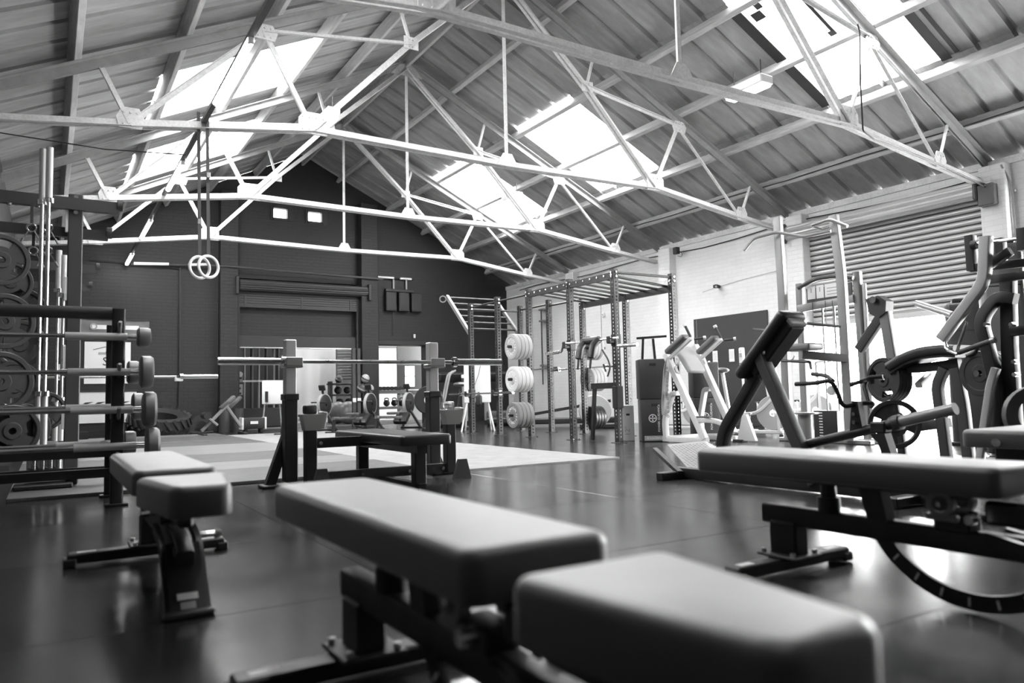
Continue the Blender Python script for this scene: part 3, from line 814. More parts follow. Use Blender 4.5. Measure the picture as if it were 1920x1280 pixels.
pad_mesh('bench_pad', 0.40, 1.45, 0.075, 0.03, 'leather', 0.0, t, (2.30, 5.62, 0.372))
MB().bar((2.30, 6.28, 0.30), (2.30, 4.98, 0.30), 0.08, 0.06).build('pad_beam', 'black_steel', t, 0)
for y in (5.05, 6.20): MB().rbox((2.30, y, 0.14), (0.09, 0.08, 0.28), 0.006, 1).build('bench_leg', 'black_steel', t)
MB().bar((2.30, 6.28, 0.03), (2.30, 4.98, 0.03), 0.06, 0.05).build('base_beam', 'black_steel', t, 0)
seat(t, (2.23, 5.7, 0))
olympic_bar('barbell', 'empty steel barbell resting across the bench press rack', (2.30, 5.91, 0.978), (1, 0, 0), 2.46, sleeve=0.50, rs=0.0285, rsh=0.016)

# ================================================================== rig with monkey bars
RX0, RX1 = 6.62, 7.70
RY = [12.15, 11.17, 10.17, 9.04, 8.00]
def perforated_post(h, w=0.08, pitch=0.0505, hs=0.0125):
    """square tube with a column of holes through every face"""
    b = MB(); nh = int((h-0.10)/pitch); hw = w/2; th = 0.004
    for k in range(4):
        R = Matrix.Rotation(k*PI/2, 3, 'Z')
        z = 0.0; strips = []
        def quad(a0, a1, z0, z1):
            vs = [V((a, y, zz)) for y in (-hw, -hw+th) for (a, zz) in ((a0, z0), (a1, z0), (a1, z1), (a0, z1))]
            b.add([R @ v for v in vs], [(0, 1, 2, 3), (7, 6, 5, 4), (0, 4, 5, 1), (1, 5, 6, 2), (2, 6, 7, 3), (3, 7, 4, 0)])
        quad(-hw, -hs, 0, h); quad(hs, hw, 0, h)
        zz = 0.0
        for i in range(nh):
            zc = 0.08+i*pitch
            quad(-hs, hs, zz, zc-hs); zz = zc+hs
        quad(-hs, hs, zz, h)
    b.bb(-hw, hw, -hw, hw, h-0.004, h)
    return b
pm = {h: perforated_post(h).mesh('upright', 'rig_steel', 0) for h in (2.39, 2.22)}
boltm = MB().cyl((0, 0, 0), (0, 0, 0.016), 0.014, 8).mesh('bolt', 'chrome')
plm = MB().rbox((0, 0, 0.004), (0.16, 0.16, 0.008), 0.002, 1).mesh('base_plate', 'rig_steel')
rig = thing('training_rig', 'tall dark perforated steel rig with monkey bars by the white wall', 'rig', ((RX0+RX1)/2, 10.0, 0))
o0 = V((-(RX0+RX1)/2, -10.0, 0))
posts = [(RX0, y, 2.39) for y in RY]+[(RX1, RY[0], 2.39), (RX1, RY[1], 2.39), (RX1, RY[2], 2.22), (RX1, RY[3], 2.22), (RX1, RY[4], 2.39)]
for (x, y, h) in posts:
    po = inst('upright', pm[h], rig, o0+V((x, y, 0)))
    inst('base_plate', plm, po, (0, 0, 0))
    for (dx, dy) in ((0.06, -0.06), (-0.06, -0.06)): inst('bolt', boltm, po, (dx, dy, 0.006))
    for z in (h-0.05, h-0.11):
        inst('bolt', boltm, po, (0, -0.04, z), (PI/2, 0, 0)); inst('bolt', boltm, po, (-0.04, 0, z), (0, -PI/2, 0))
def rb(name, p0, p1, w, h, mt='rig_steel', upv=(0, 0, 1)): return MB().bar(o0+V(p0), o0+V(p1), w, h, upv).build(name, mt, rig, 0)
fb = rb('top_beam', (RX0, RY[2], 2.30), (RX0, RY[4], 2.30), 0.06, 0.09)
for i in range(14):
    inst('bolt', boltm, fb, o0+V((RX0-0.03, RY[2]-0.08-i*0.16, 2.31)), (0, -PI/2, 0))
rb('top_beam', (RX1, RY[2], 2.17), (RX1, RY[4], 2.17), 0.06, 0.09)
for i in range(9):
    y = RY[2]-0.12-i*0.245
    MB().cyl(o0+V((RX0, y, 2.31)), o0+V((RX1+0.03, y, 2.21)), 0.018, 10).build('rung', 'rig_steel', rig)
MB().cyl(o0+V((RX0, RY[4], 2.34)), o0+V((RX1, RY[4], 2.34)), 0.018, 10).build('pull_up_bar', 'rig_steel', rig)
for (x, y0, y1, z) in ((RX0, RY[0], RY[1], 2.31), (RX0, RY[1], RY[2], 2.31), (RX1, RY[0], RY[1], 2.31), (RX1, RY[1], RY[2], 2.28)):
    MB().cyl(o0+V((x, y0, z)), o0+V((x, y1, z)), 0.017, 10).build('pull_up_bar', 'rig_steel', rig)
MB().cyl(o0+V((RX0, RY[0], 2.28)), o0+V((RX1, RY[0], 2.28)), 0.017, 10).build('pull_up_bar', 'rig_steel', rig)
# sloping ladder off the far end
for x in (RX0, RX1): rb('ladder_rail', (x, RY[0]+0.05, 1.84), (x, RY[0]+0.95, 2.64), 0.05, 0.07, 'grey_steel')
for i in range(6):
    k = 0.12+i*0.17
    MB().cyl(o0+V((RX0, RY[0]+0.05+0.9*k, 1.84+0.8*k)), o0+V((RX1, RY[0]+0.05+0.9*k, 1.84+0.8*k)), 0.017, 10).build('ladder_rung', 'rig_steel', rig)
MB().lathe([(0.05, -0.012), (0.07, -0.012), (0.07, 0.012), (0.05, 0.012)], o0+V((RX0-0.1, RY[0]+0.93, 2.58)), (0.5, 1, 0), 20).build('pull_up_ring', 'grey_steel', rig)
# storage pegs and racked hooks
for z in (1.45, 0.93, 0.36): MB().cyl(o0+V((RX0-0.04, RY[2], z)), o0+V((RX0-0.42, RY[2], z)), 0.024, 14).build('storage_peg', 'rig_steel', rig)
for z in (1.45, 0.92, 0.27): MB().cyl(o0+V((RX1+0.04, RY[2], z)), o0+V((RX1+0.46, RY[2], z)), 0.024, 14).build('storage_peg', 'rig_steel', rig)
for (y, z) in ((RY[3], 1.37), (RY[4], 1.37), (RY[0], 0.69), (RY[1], 0.69)):
    MB().rbox(o0+V((RX0-0.09, y, z)), (0.10, 0.07, 0.04), 0.008, 1).rbox(o0+V((RX0-0.135, y, z+0.035)), (0.02, 0.07, 0.09), 0.006, 1).rbox(o0+V((RX0, y, z+0.03)), (0.10, 0.10, 0.16), 0.006, 1).build('bar_hook', 'rig_steel', rig)
MB().rbox(o0+V((RX0, RY[4]+0.0, 0.62)), (0.11, 0.11, 0.30), 0.006, 1).build('sleeve', 'black_steel', rig)
rb('spotter_arm', (RX0+0.0, RY[4]+0.06, 0.78), (RX0+0.0, RY[4]+0.55, 0.78), 0.06, 0.08, 'black_steel')
rb('spotter_leg', (RX0, RY[4]+0.5, 0.78), (RX0-0.03, RY[4]+0.55, 0.02), 0.04, 0.05, 'black_steel')
# bumper plates on the pegs
G = 'bumper plates stored on the rig'
for z, mt, nm, k in ((1.45, 'bumper_light', 'light grey', 4), (0.93, 'bumper_pale', 'white', 4), (0.36, 'bumper_grey', 'mid grey', 4)):
    where = {1.45: 'top', 0.93: 'middle', 0.36: 'lowest'}[z]
    stack(nm+' bumper plate, %s from the front on the '+where+' near peg of the rig', 'bumper', 0.205, 0.068, mt, (RX0-0.355, RY[2], z), (1, 0, 0), k, G, -1, PT)
stack('light grey bumper plate, %s on the upper far peg of the rig', 'bumper', 0.205, 0.062, 'bumper_light', (RX1+0.10, RY[2], 1.45), (1, 0, 0), 3, G, -1, PT)
stack('mid grey bumper plate, %s on the middle far peg of the rig', 'bumper', 0.205, 0.068, 'bumper_light', (RX1+0.06, RY[2], 0.92), (1, 0, 0), 4, G, -1, PT)
stack('black iron plate, %s on the lowest far peg of the rig', 'bumper', 0.20, 0.055, 'iron', (RX1+0.08, RY[2], 0.27), (1, 0, 0), 4, G, -1)
# barbell along the left bay
olympic_bar('barbell', 'barbell racked low along the front of the rig', (RX0-0.10, 11.7, 0.725), (0, 1, 0), 2.3, sleeve=0.44)
# cambered safety squat bar
t = thing('safety_squat_bar', 'safety squat bar with padded yoke racked high on the rig', 'barbell')
xb = RX0-0.10
for s, y0, y1, y2 in ((1, 9.08, 9.10, 9.52), (-1, 7.86, 7.84, 7.43)):
    MB().tube([(xb, y0, 1.42), (xb, y1, 1.41), (xb-0.02, y1+s*0.02, 1.31), (xb-0.02, y1+s*0.06, 1.305)], 0.016, 10, fil=0.03).build('crank', 'chrome', t)
    MB().cyl((xb-0.02, y1+s*0.06, 1.305), (xb-0.02, y2, 1.30), 0.025, 14).build('sleeve', 'chrome', t)
MB().cyl((xb, 7.84, 1.42), (xb, 9.10, 1.42), 0.015, 10).build('shaft', 'chrome', t)
MB().cyl((xb, 8.25, 1.42), (xb, 8.62, 1.42), 0.052, 18).build('neck_pad', 'leather', t)
for y in (8.28, 8.56):
    MB().tube([(xb, y, 1.42), (xb-0.10, y-0.01, 1.33), (xb-0.14, y-0.02, 1.17)], 0.05, 12, fil=0.05).build('shoulder_pad', 'leather', t)
    MB().cyl((xb-0.14, y-0.02, 1.17), (xb-0.17, y-0.03, 1.02), 0.016, 10).build('handle', 'black_steel', t)
seat(t, (xb, 8.47, 1.25))

# ================================================================== plyo boxes
def plyo(label, c, s, rz, words=None):
    t = thing('plyo_box', label, 'plyo box', c, rz, 'stacked plyo boxes by the rig')
    MB().rbox((0, 0, s[2]/2), s, 0.012, 2).build('body', 'board_black', t)
    MB().rbox((0, -s[1]/2-0.001, s[2]*0.87), (0.09, 0.004, 0.035), 0.0015, 1).build('hand_hole', 'rubber_black', t)
    if words:
        f = -s[1]/2-0.0015
        e = MB().lathe([(0.046, -0.0005), (0.056, -0.0005), (0.056, 0.0005), (0.046, 0.0005)], (-0.03, f, 0.32), (0, 1, 0), 24)
        for a in range(4):
            d = V((math.cos(a*PI/2+PI/4), 0, math.sin(a*PI/2+PI/4))); e.cyl(V((-0.03, f-0.0005, 0.32))+d*0.022, V((-0.03, f+0.0005, 0.32))+d*0.022, 0.001, 6)
            e.box(V((-0.03, f, 0.32))+V((math.cos(a*PI/2), 0, math.sin(a*PI/2)))*0.018, (0.026 if a % 2 == 0 else 0.009, 0.001, 0.009 if a % 2 == 0 else 0.026))
            e.box(V((-0.03, f, 0.32))+V((math.cos(a*PI/2), 0, math.sin(a*PI/2)))*0.032, (0.009 if a % 2 == 0 else 0.024, 0.001, 0.024 if a % 2 == 0 else 0.009))
        e.build('emblem', 'print_white', t, 0)
        text_obj('lettering', 'POWER GUIDANCE', 0.042, 'print_white', t, (0.055, f, 0.32), (0, 0, 1), (-1, 0, 0))
        MB().box((0.0, f, 0.05), (0.30, 0.002, 0.065)).build('label_band', 'print_grey', t, 0)
        text_obj('lettering', '51cm/20inch', 0.045, 'print_white', t, (0.0, f-0.0015, 0.05), (1, 0, 0), (0, 0, 1))
        X = s[0]/2+0.0015
        MB().box((X, -s[1]/2+0.09, 0.36), (0.002, 0.075, 0.42)).build('label_band', 'print_grey', t, 0)
        text_obj('lettering', '61cm/24inch', 0.06, 'print_white', t, (X+0.0015, -s[1]/2+0.09, 0.36), (0, 0, -1), (0, 1, 0))
    return t
RZ = math.radians(-33)
plyo('printed black plyo box on the floor at the rig corner', (7.17, 7.92, 0), (0.36, 0.34, 0.58), RZ, True)
plyo('scuffed black plyo box stacked on the printed plyo box', (7.16, 7.92, 0.582), (0.37, 0.34, 0.55), RZ)
plyo('printed black plyo box behind the white squat machine', (7.97, 7.72, 0), (0.36, 0.34, 0.58), RZ, True)
plyo('plain black plyo box stacked behind the white squat machine', (7.97, 7.72, 0.582), (0.36, 0.34, 0.50), RZ)
t = thing('wooden_box', 'pale plywood jump box with a hand slot beside the rig post', 'plyo box', (7.06, 8.36, 0), RZ)
MB().rbox((0, 0, 0.25), (0.17, 0.40, 0.50), 0.006, 1).build('body', 'plywood', t)
MB().rbox((0, -0.2005, 0.37), (0.05, 0.004, 0.028), 0.0015, 1).build('hand_slot', 'rubber_black', t)
text_obj('lettering', '12"', 0.10, 'print_grey', t, (-0.01, -0.2025, 0.14), (0, 0, 1), (-1, 0, 0))
t = thing('sawhorse', 'black steel trestle standing on the upper plyo box', 'trestle', (7.22, 8.02, 1.132), RZ)
for s in (-1, 1):
    MB().bar((s*0.09, 0.0, 0.0), (s*0.07, 0, 0.30), 0.03, 0.04).build('leg', 'black_steel', t, 0)
MB().bar((-0.16, 0, 0.31), (0.26, 0, 0.33), 0.05, 0.03).build('top_bar', 'black_steel', t, 0)

# ================================================================== white plate-loaded squat machine
t = thing('hack_squat_machine', 'white hack squat machine with grey shoulder pads in front of the blackboard', 'gym machine')
RL = [((7.150, 7.589, 1.186), (7.150, 6.939, 0.030), (7.150, 7.393, 0.654), (7.150, 7.642, -0.006)), ((7.780, 7.669, 1.318), (7.780, 7.026, 0.107), (7.780, 7.411, 0.702), (7.780, 7.602, 0.119))]
for k, (a, b, j, f) in enumerate(RL):
    a, b, j, f = V(a), V(b), V(j), V(f); b.z = max(b.z, 0.06); f.z = 0.05
    MB().rtube([a, b], 0.075, 0.085, 0, (0, -1, 1), 0.008).build('guide_rail', 'white_steel', t)
    MB().rtube([j, j+V((0, 0.10, 0.0)), f+V((0, 0.02, 0.25)), f], 0.06, 0.075, 0.14, (1, 0, 0), 0.008).build('rear_support', 'white_steel', t)
    MB().rtube([f+V((0, 0.05, -0.01)), V((b.x, b.y-0.05, 0.04))], 0.06, 0.07, 0, (0, 0, 1), 0.006).build('base_rail', 'white_steel', t)
    MB().rbox(V((b.x, b.y-0.1, 0.015)), (0.12, 0.16, 0.03), 0.006, 1).build('foot', 'black_steel', t)
    d = (b-a).normalized()
    MB().rbox(a+d*0.28+V((0, -0.05, 0.03)), (0.045, 0.004, 0.10), 0.001, 1, Matrix.Rotation(-0.43, 3, 'X')).build('sticker', 'print_grey', t)
MB().bar((7.15, 7.60, 0.05), (7.78, 7.60, 0.05), 0.06, 0.07).build('cross_rail', 'white_steel', t, 0)
AR = [((7.100, 7.467, 1.128), (7.100, 7.060, 1.363), (7.100, 7.297, 1.303)), ((7.660, 7.440, 1.131), (7.660, 7.060, 1.360), (7.660, 7.295, 1.261))]
for k, (p0, p1, pc) in enumerate(AR):
    p0, p1, pc = V(p0), V(p1), V(pc)
    arm = MB().rtube([p0, p1], 0.04, 0.045, 0, (0, 0, 1), 0.006).build('shoulder_arm', 'white_steel', t)
    d = (p1-p0).normalized(); u = V((d.z, 0, 0)) if False else V((0, -d.z, d.y))
    if u.z < 0: u = -u
    R = Matrix((V((1, 0, 0)), d, u)).transposed()
    MB().rbox((p0+p1)/2+u*0.075-d*0.02, (0.16, (p1-p0).length*0.85, 0.075), 0.03, 3, R).build('shoulder_pad', 'vinyl_grey', t)
    h0 = p1+u*0.02
    for q0, q1 in ((h0, h0+V((-0.03, 0.06, 0.15))), (h0+V((0.02, -0.04, -0.03)), h0+V((0.10, -0.13, -0.02)))):
        hd = MB().cyl(q0, q1, 0.017, 10).build('handle', 'dark_grey_steel', t)
        dd = (q1-q0).normalized(); MB().cyl(q1-dd*0.005, q1+dd*0.03, 0.026, 12).build('handle_end', 'plastic_white', hd)
a, b = V((7.420, 7.537, 1.252)), V((7.420, 7.322, 0.964)); d = (b-a).normalized(); u = V((0, -d.z, d.y)); u = u if u.z > 0 else -u
R = Matrix((V((1, 0, 0)), d, u)).transposed()
MB().rbox((a+b)/2, (0.30, (b-a).length*1.25, 0.08), 0.035, 3, R).build('back_pad', 'bumper_light', t)
MB().rtube([V((7.15, 7.02, 0.30)), (7.20, 6.80, 0.30), (7.22, 6.62, 0.24), (7.22, 6.60, 0.05)], 0.06, 0.07, 0.12, (1, 0, 0), 0.01).build('foot_support', 'white_steel', t)
MB().rbox((7.16, 6.95, 0.345), (0.07, 0.24, 0.02), 0.006, 1).build('grip_strip', 'dark_grey_steel', t)
MB().prism([(0, 0), (0.30, 0.0), (0.16, 0.34), (0.10, 0.34)], (7.78, 6.95, 0.02), (0, -1, 0), (0, 0, 1), 0.05).build('side_plate', 'white_steel', t)
seat(t, (7.45, 7.2, 0))
t = thing('resistance_band', 'long grey resistance band hanging on the white squat machine', 'resistance band')
q = [(7.050, 7.455, 1.120), (7.050, 7.513, 0.994), (7.050, 7.545, 0.780), (7.050, 7.581, 0.494), (7.050, 7.578, 0.351), (7.050, 7.530, 0.494), (7.050, 7.494, 0.779), (7.050, 7.462, 0.992)]
MB().sweep(fillet(q, 0.05), MB.rect(0.012, 0.05), (1, 0, 0), True).build('band', 'bumper_light', t)
ch = MB()
for i in range(12):
    p = V((7.020, 7.451, 0.991))*(1-i/11)+V((7.020, 7.454, 0.353))*(i/11)
    ch.lathe([(0.010, -0.003), (0.018, -0.003), (0.018, 0.003), (0.010, 0.003)], p, (1, 0.2, 0) if i % 2 else (0.2, 1, 0), 10)
ch.build('chain', 'grey_steel', t)
seat(t, (7.05, 7.4, 0.9))

# ================================================================== chest supported row
t = thing('chest_supported_row', 'black chest supported row machine with a tread plate and lever bar', 'gym machine')
XR = 4.30
pa, pb = V((XR, 3.335, 1.155)), V((XR, 3.70, 0.79)); d = (pb-pa).normalized(); u = V((0, -d.z, d.y)); u = u if u.z > 0 else -u
R = Matrix((V((1, 0, 0)), d, u)).transposed()
MB().rbox((pa+pb)/2+u*0.01, (0.26, (pb-pa).length+0.08, 0.075), 0.03, 3, R).build('chest_pad', 'leather', t)
MB().rbox((pa+pb)/2-u*0.055-d*0.02, (0.15, (pb-pa).length*0.9, 0.075), 0.012, 1, R).build('pad_box', 'black_steel', t)
MB().rbox(pa-u*0.05-d*0.005, (0.15, 0.03, 0.07), 0.006, 1, R).build('box_end', 'silver_paint', t)
for s in (-1, 1): MB().cyl(V((XR+s*0.078, 3.50, 0.93)), V((XR+s*0.095, 3.50, 0.93)), 0.015, 10).build('bolt', 'chrome', t)
MB().rtube([(XR, 3.52, 0.93), (XR, 3.95, 0.40), (XR, 3.99, 0.30), (XR, 3.99, 0.06)], 0.075, 0.085, 0.10, (1, 0, 0), 0.008).build('front_post', 'black_steel', t)
MB().rtube([(XR-0.06, 3.56, 0.92), (XR-0.06, 3.16, 0.06)], 0.075, 0.085, 0, (1, 0, 0), 0.008).build('rear_post', 'dark_grey_steel', t)
MB().rtube([(XR-0.05, 4.44, 0.045), (XR-0.05, 2.35, 0.045)], 0.075, 0.075, 0, (0, 0, 1), 0.006).build('base_rail', 'black_steel', t)
for y in (4.36, 2.50): MB().rbox((XR, y, 0.03), (0.62, 0.075, 0.06), 0.006, 1).build('cross_foot', 'black_steel', t)
tp = [(4.05, 4.36, 0.075), (4.60, 4.30, 0.075), (4.72, 4.42, 0.10), (4.98, 5.0, 0.23), (4.64, 5.02, 0.25)]
vs = [V((4.242, 4.296, 0.070)), V((4.486, 4.206, 0.080)), V((4.750, 4.355, 0.160)), V((5.139, 4.987, 0.220)), V((4.577, 4.886, 0.220))]
b = MB(); b.add(vs+[v+V((0, 0, -0.008)) for v in vs], [(0, 1, 2, 3, 4), (9, 8, 7, 6, 5)]+[(i, 5+i, 5+(i+1) % 5, (i+1) % 5) for i in range(5)])
tpo = b.build('tread_plate', 'tread_plate', t, 0)
tm = MB(); ex = (vs[1]-vs[0]).normalized(); ey = (vs[4]-vs[0]); ey = (ey-ex*ey.dot(ex)).normalized(); nz = ex.cross(ey)
for i in range(22):
    for j in range(20):
        p = vs[0]+ex*(-0.05+i*0.032)+ey*(0.02+j*0.032)+ex*ey.dot(vs[4]-vs[0])*0.0
        # keep inside the outline
        ok = True
        for k in range(5):
            e = vs[(k+1) % 5]-vs[k]
            if e.cross(p-vs[k]).dot(nz) < 0.006: ok = False
        if ok: tm.box(p+nz*0.001, (0.018, 0.005, 0.003), Matrix((ex, ey, nz)).transposed() @ Matrix.Rotation(PI/4 if (i+j) % 2 else -PI/4, 3, 'Z'))
tag(tm.build('tread_pattern', 'tread_plate', tpo, 0), kind='stuff')
for s in (-0.15, 0.15): MB().bar((XR+s, 4.30, 0.05), (XR+0.25+s, 4.85, 0.19), 0.04, 0.03).build('plate_bracket', 'white_steel' if s > 0 else 'black_steel', t, 0)
lv = MB().cyl((XR, 3.30, 0.295), (XR, 2.56, 0.475), 0.03, 16).build('lever_bar', 'black_steel', t)
MB().cyl((XR, 2.62, 0.462), (XR, 2.28, 0.545), 0.034, 18).build('loading_sleeve', 'grey_steel', t)
MB().cyl((XR, 2.64, 0.457), (XR, 2.60, 0.467), 0.046, 18).build('sleeve_collar', 'dark_grey_steel', t)
MB().bar((XR, 2.72, 0.40), (XR, 2.62, 0.06), 0.06, 0.07, (1, 0, 0)).build('bar_rest', 'black_steel', t, 0)
MB().rbox((XR, 2.73, 0.43), (0.08, 0.10, 0.07), 0.01, 1).build('rest_cradle', 'black_steel', t)
MB().prism([(-0.045, -0.10), (0.05, -0.10), (0.02, 0.10), (-0.02, 0.10)], (XR, 2.88, 0.49), (0, -1, 0), (0, 0, 1), 0.05).build('handle_bracket', 'black_steel', t)
for z in (0.46, 0.51): MB().cyl((XR-0.03, 2.88, z), (XR-0.045, 2.88, z), 0.012, 10).build('bolt', 'chrome', t)
MB().tube([(4.120, 3.185, 0.705), (4.120, 3.033, 0.708), (4.140, 2.940, 0.725), (4.180, 2.925, 0.648), (4.200, 2.911, 0.552), (4.30, 2.88, 0.575), (4.42, 2.84, 0.575), (4.450, 2.888, 0.545), (4.500, 2.956, 0.688), (4.520, 2.936, 0.739), (4.550, 2.856, 0.740)], 0.014, 10, fil=0.05).build('handle', 'black_steel', t)
MB().tube([(4.240, 3.146, 0.769), (4.220, 3.026, 0.754), (4.160, 2.940, 0.718)], 0.014, 10, fil=0.04).build('handle_grip', 'rubber_black', t)
MB().tube([(4.400, 2.987, 0.693), (4.420, 2.932, 0.709), (4.480, 2.933, 0.722)], 0.014, 10, fil=0.04).build('handle_grip', 'rubber_black', t)
seat(t, (4.3, 3.4, 0))

# ================================================================== assisted chin and dip tower
t = thing('chin_dip_tower', 'tall grey assisted chin and dip tower in front of the raised shutter', 'gym machine')
for pts in ([(8.200, 6.494, 2.948), (8.200, 6.475, 2.109), (8.200, 6.480, 0.008)], [(8.200, 5.666, 2.796), (8.200, 5.603, 2.017), (8.200, 5.598, -0.034)]):
    pts = [V(p) for p in pts]; pts[2].z = 0.04
    MB().rtube(pts, 0.11, 0.075, 0.15, (1, 0, 0), 0.01).build('tall_post', 'grey_steel', t)
MB().tube([(7.900, 6.822, 2.537), (8.000, 6.737, 2.696), (8.100, 6.443, 2.734), (8.100, 6.041, 2.593), (8.100, 5.644, 2.588)], 0.02, 10, fil=0.06).build('chin_bar', 'grey_steel', t)
MB().tube([(8.000, 5.836, 2.684), (8.100, 5.650, 2.735), (8.100, 5.420, 2.602)], 0.02, 10, fil=0.05).build('chin_handle', 'grey_steel', t)
MB().tube([(8.000, 5.836, 2.684), (8.150, 5.796, 2.644), (8.200, 5.696, 2.668)], 0.012, 8).build('chin_handle', 'grey_steel', t)
# rear frame with placard and weight stack
XF = 8.55
for (p, q) in (((8.550, 6.463, 2.079), (8.550, 6.478, -0.009)), ((8.550, 5.625, 2.110), (8.550, 5.592, -0.053))):
    q = V(q); q.z = 0.03
    MB().rtube([p, q], 0.10, 0.10, 0, (1, 0, 0), 0.03).build('frame_post', 'grey_steel', t)
MB().rbox((8.550, 5.541, 1.008), (0.04, 0.05, 1.9), 0.01, 1).build('frame_tube', 'silver_paint', t)
MB().tube([(8.450, 6.416, 2.009), (8.450, 6.141, 2.098), (8.450, 5.832, 2.087), (8.450, 5.613, 2.028)], 0.028, 10, fil=0.12).build('top_arch', 'dark_grey_steel', t)
pl0, pl1 = V((8.520, 6.353, 1.862)), V((8.520, 5.691, 1.882))
MB().rbox((8.53, (pl0.y+pl1.y)/2, (pl0.z+pl1.z)/2-0.01), (0.02, abs(pl0.y-pl1.y), 0.26), 0.004, 1).build('placard_back', 'dark_grey_steel', t)
for i, (p, q) in enumerate(((1513, 1528), (1530, 1544), (1546, 1574))):
    a_, b_ = V((8.500, 6.326, 1.929)), V((8.500, 5.846, 1.922))
    y0, y1 = a_.y+(b_.y-a_.y)*(p-1513)/61, a_.y+(b_.y-a_.y)*(q-1513)/61
    po = MB().rbox((8.512, (y0+y1)/2, a_.z), (0.006, abs(y1-y0), 0.17), 0.001, 1).build('placard', 'paper', t)
    for j in range(3 if i == 2 else 1): MB().box((8.508, (y0+y1)/2, a_.z-0.04*j+0.03), (0.001, abs(y1-y0)*(0.7 if i == 2 else 0.12), 0.01 if i == 2 else 0.06)).build('print_mark', 'print_grey', po, 0)
MB().rtube([(8.500, 6.470, 1.740), (8.500, 5.648, 1.775)], 0.06, 0.10, 0, (0, 0, 1), 0.01).build('frame_beam', 'grey_steel', t)
for px in ((8.500, 6.107, 1.554), (8.500, 5.937, 1.551)):
    p = V(px); MB().cyl((p.x, p.y, 0.12), (p.x, p.y, p.z+0.25), 0.012, 10).build('guide_rod', 'chrome', t)
for px in ((8.450, 6.213, 1.563), (8.450, 6.025, 1.544), (8.450, 5.925, 1.535)):
    p = V(px); MB().cyl((p.x, p.y, 0.3), (p.x, p.y, p.z+0.25), 0.004, 6).build('cable', 'cable', t)
ws = MB().rbox((8.500, 6.088, 0.184), (0.18, 0.34, 0.42), 0.006, 1).build('weight_stack', 'black_steel', t)
c = V((8.500, 6.088, 0.184))
for i in range(11): MB().box((c.x-0.092, c.y+0.06, c.z+0.18-i*0.036), (0.002, 0.05, 0.014)).build('stack_number', 'print_white', ws, 0)
MB().cyl(V((8.420, 5.973, 0.645))+V((-0.02, 0, 0)), V((8.420, 5.973, 0.645))+V((0.02, 0, 0)), 0.06, 20).build('pulley', 'silver_paint', t)
# knee pad, arms and dip handles
pad_c = V((7.800, 5.919, 1.179))
MB().rbox(pad_c, (0.30, 0.42, 0.085), 0.03, 3).build('knee_pad', 'vinyl_grey', t)
MB().rtube([pad_c+V((0.0, 0.0, -0.09)), V((8.200, 5.576, 1.027))], 0.07, 0.10, 0, (0, 0, 1), 0.01).build('pad_arm', 'grey_steel', t)
MB().tube([(7.700, 6.577, 1.456), (8.000, 6.530, 1.439)], 0.018, 10).build('dip_handle', 'dark_grey_steel', t)
MB().tube([(7.700, 5.744, 1.453), (8.100, 5.591, 1.413)], 0.018, 10).build('dip_handle', 'dark_grey_steel', t)
MB().tube([(7.700, 6.138, 1.027), (7.800, 5.809, 0.998), (8.000, 5.947, 0.927)], 0.018, 10, fil=0.04).build('step_handle', 'dark_grey_steel', t)
p = V((8.100, 6.141, 0.359)); MB().cyl((p.x, p.y, 0.03), (p.x, p.y, p.z), 0.09, 20).build('step_post', 'grey_steel', t)
MB().cyl((p.x, p.y, p.z), (p.x, p.y, p.z+0.02), 0.16, 24).build('step_plate', 'grey_steel', t)
for x_, y_ in ((8.25, 6.0), (8.5, 5.9)): MB().rbox((x_, y_, 0.025), (0.10, 1.3, 0.05), 0.01, 1).build('base', 'grey_steel', t)
seat(t, (8.35, 6.0, 0))

# ================================================================== plate loaded hip machine (right, behind the lever bar)
t = thing('hip_thrust_machine', 'grey plate loaded hip thrust machine with a long curved pad', 'gym machine')
MB().prism([(-0.09, 0.09), (0.03, 0.11), (0.11, 0.05), (0.10, -0.05), (0.02, -0.10), (-0.06, -0.05)], V((6.600, 4.140, 1.413)), (0, -1, 0), (0, 0, 1), 0.12).build('pivot_head', 'dark_grey_steel', t)
p = V((6.520, 4.138, 1.485)); MB().cyl(p+V((-0.02, 0, 0)), p+V((0.03, 0, 0)), 0.032, 18).build('pivot_cap', 'chrome', t)
MB().rtube([(6.600, 4.080, 1.367), (6.600, 4.024, 0.845)], 0.09, 0.085, 0, (1, 0, 0), 0.01).build('lever_post', 'grey_steel', t)
MB().rtube([(6.700, 4.187, 1.332), (6.750, 4.458, 1.046)], 0.09, 0.075, 0, (1, 0, 0), 0.01).build('rear_brace', 'dark_grey_steel', t)
pd = [(6.600, 3.993, 0.853), (6.600, 3.843, 0.933), (6.600, 3.682, 0.975), (6.600, 3.498, 0.982), (6.600, 3.397, 0.971)]
MB().sweep(fillet(pd, 0.1), MB.rect(0.085, 0.36, 0.03), (1, 0, 0)).sweep([V(q)+V((0, 0, -0.05)) for q in pd], MB.rect(0.03, 0.30), (1, 0, 0)).build('curved_pad', 'leather', t)
MB().rtube([(6.600, 3.959, 0.832), (6.600, 3.715, 0.836), (6.600, 3.439, 0.865)], 0.08, 0.07, 0.1, (1, 0, 0), 0.01).build('pad_beam', 'dark_grey_steel', t)
for pts in ([(6.550, 3.540, 0.824), (6.550, 3.617, 0.679), (6.550, 3.601, 0.495), (6.550, 3.571, 0.118)], [(6.400, 3.372, 0.817), (6.400, 3.331, 0.508), (6.400, 3.310, 0.118)]):
    q = [V(p) for p in pts]; q[-1].z = 0.03
    MB().rtube(q, 0.08, 0.08, 0.1, (1, 0, 0), 0.01).build('leg', 'dark_grey_steel', t)
MB().rtube([(6.600, 3.833, 0.314), (6.600, 3.560, 0.357)], 0.07, 0.08, 0, (0, 0, 1), 0.01).build('lower_beam', 'dark_grey_steel', t)
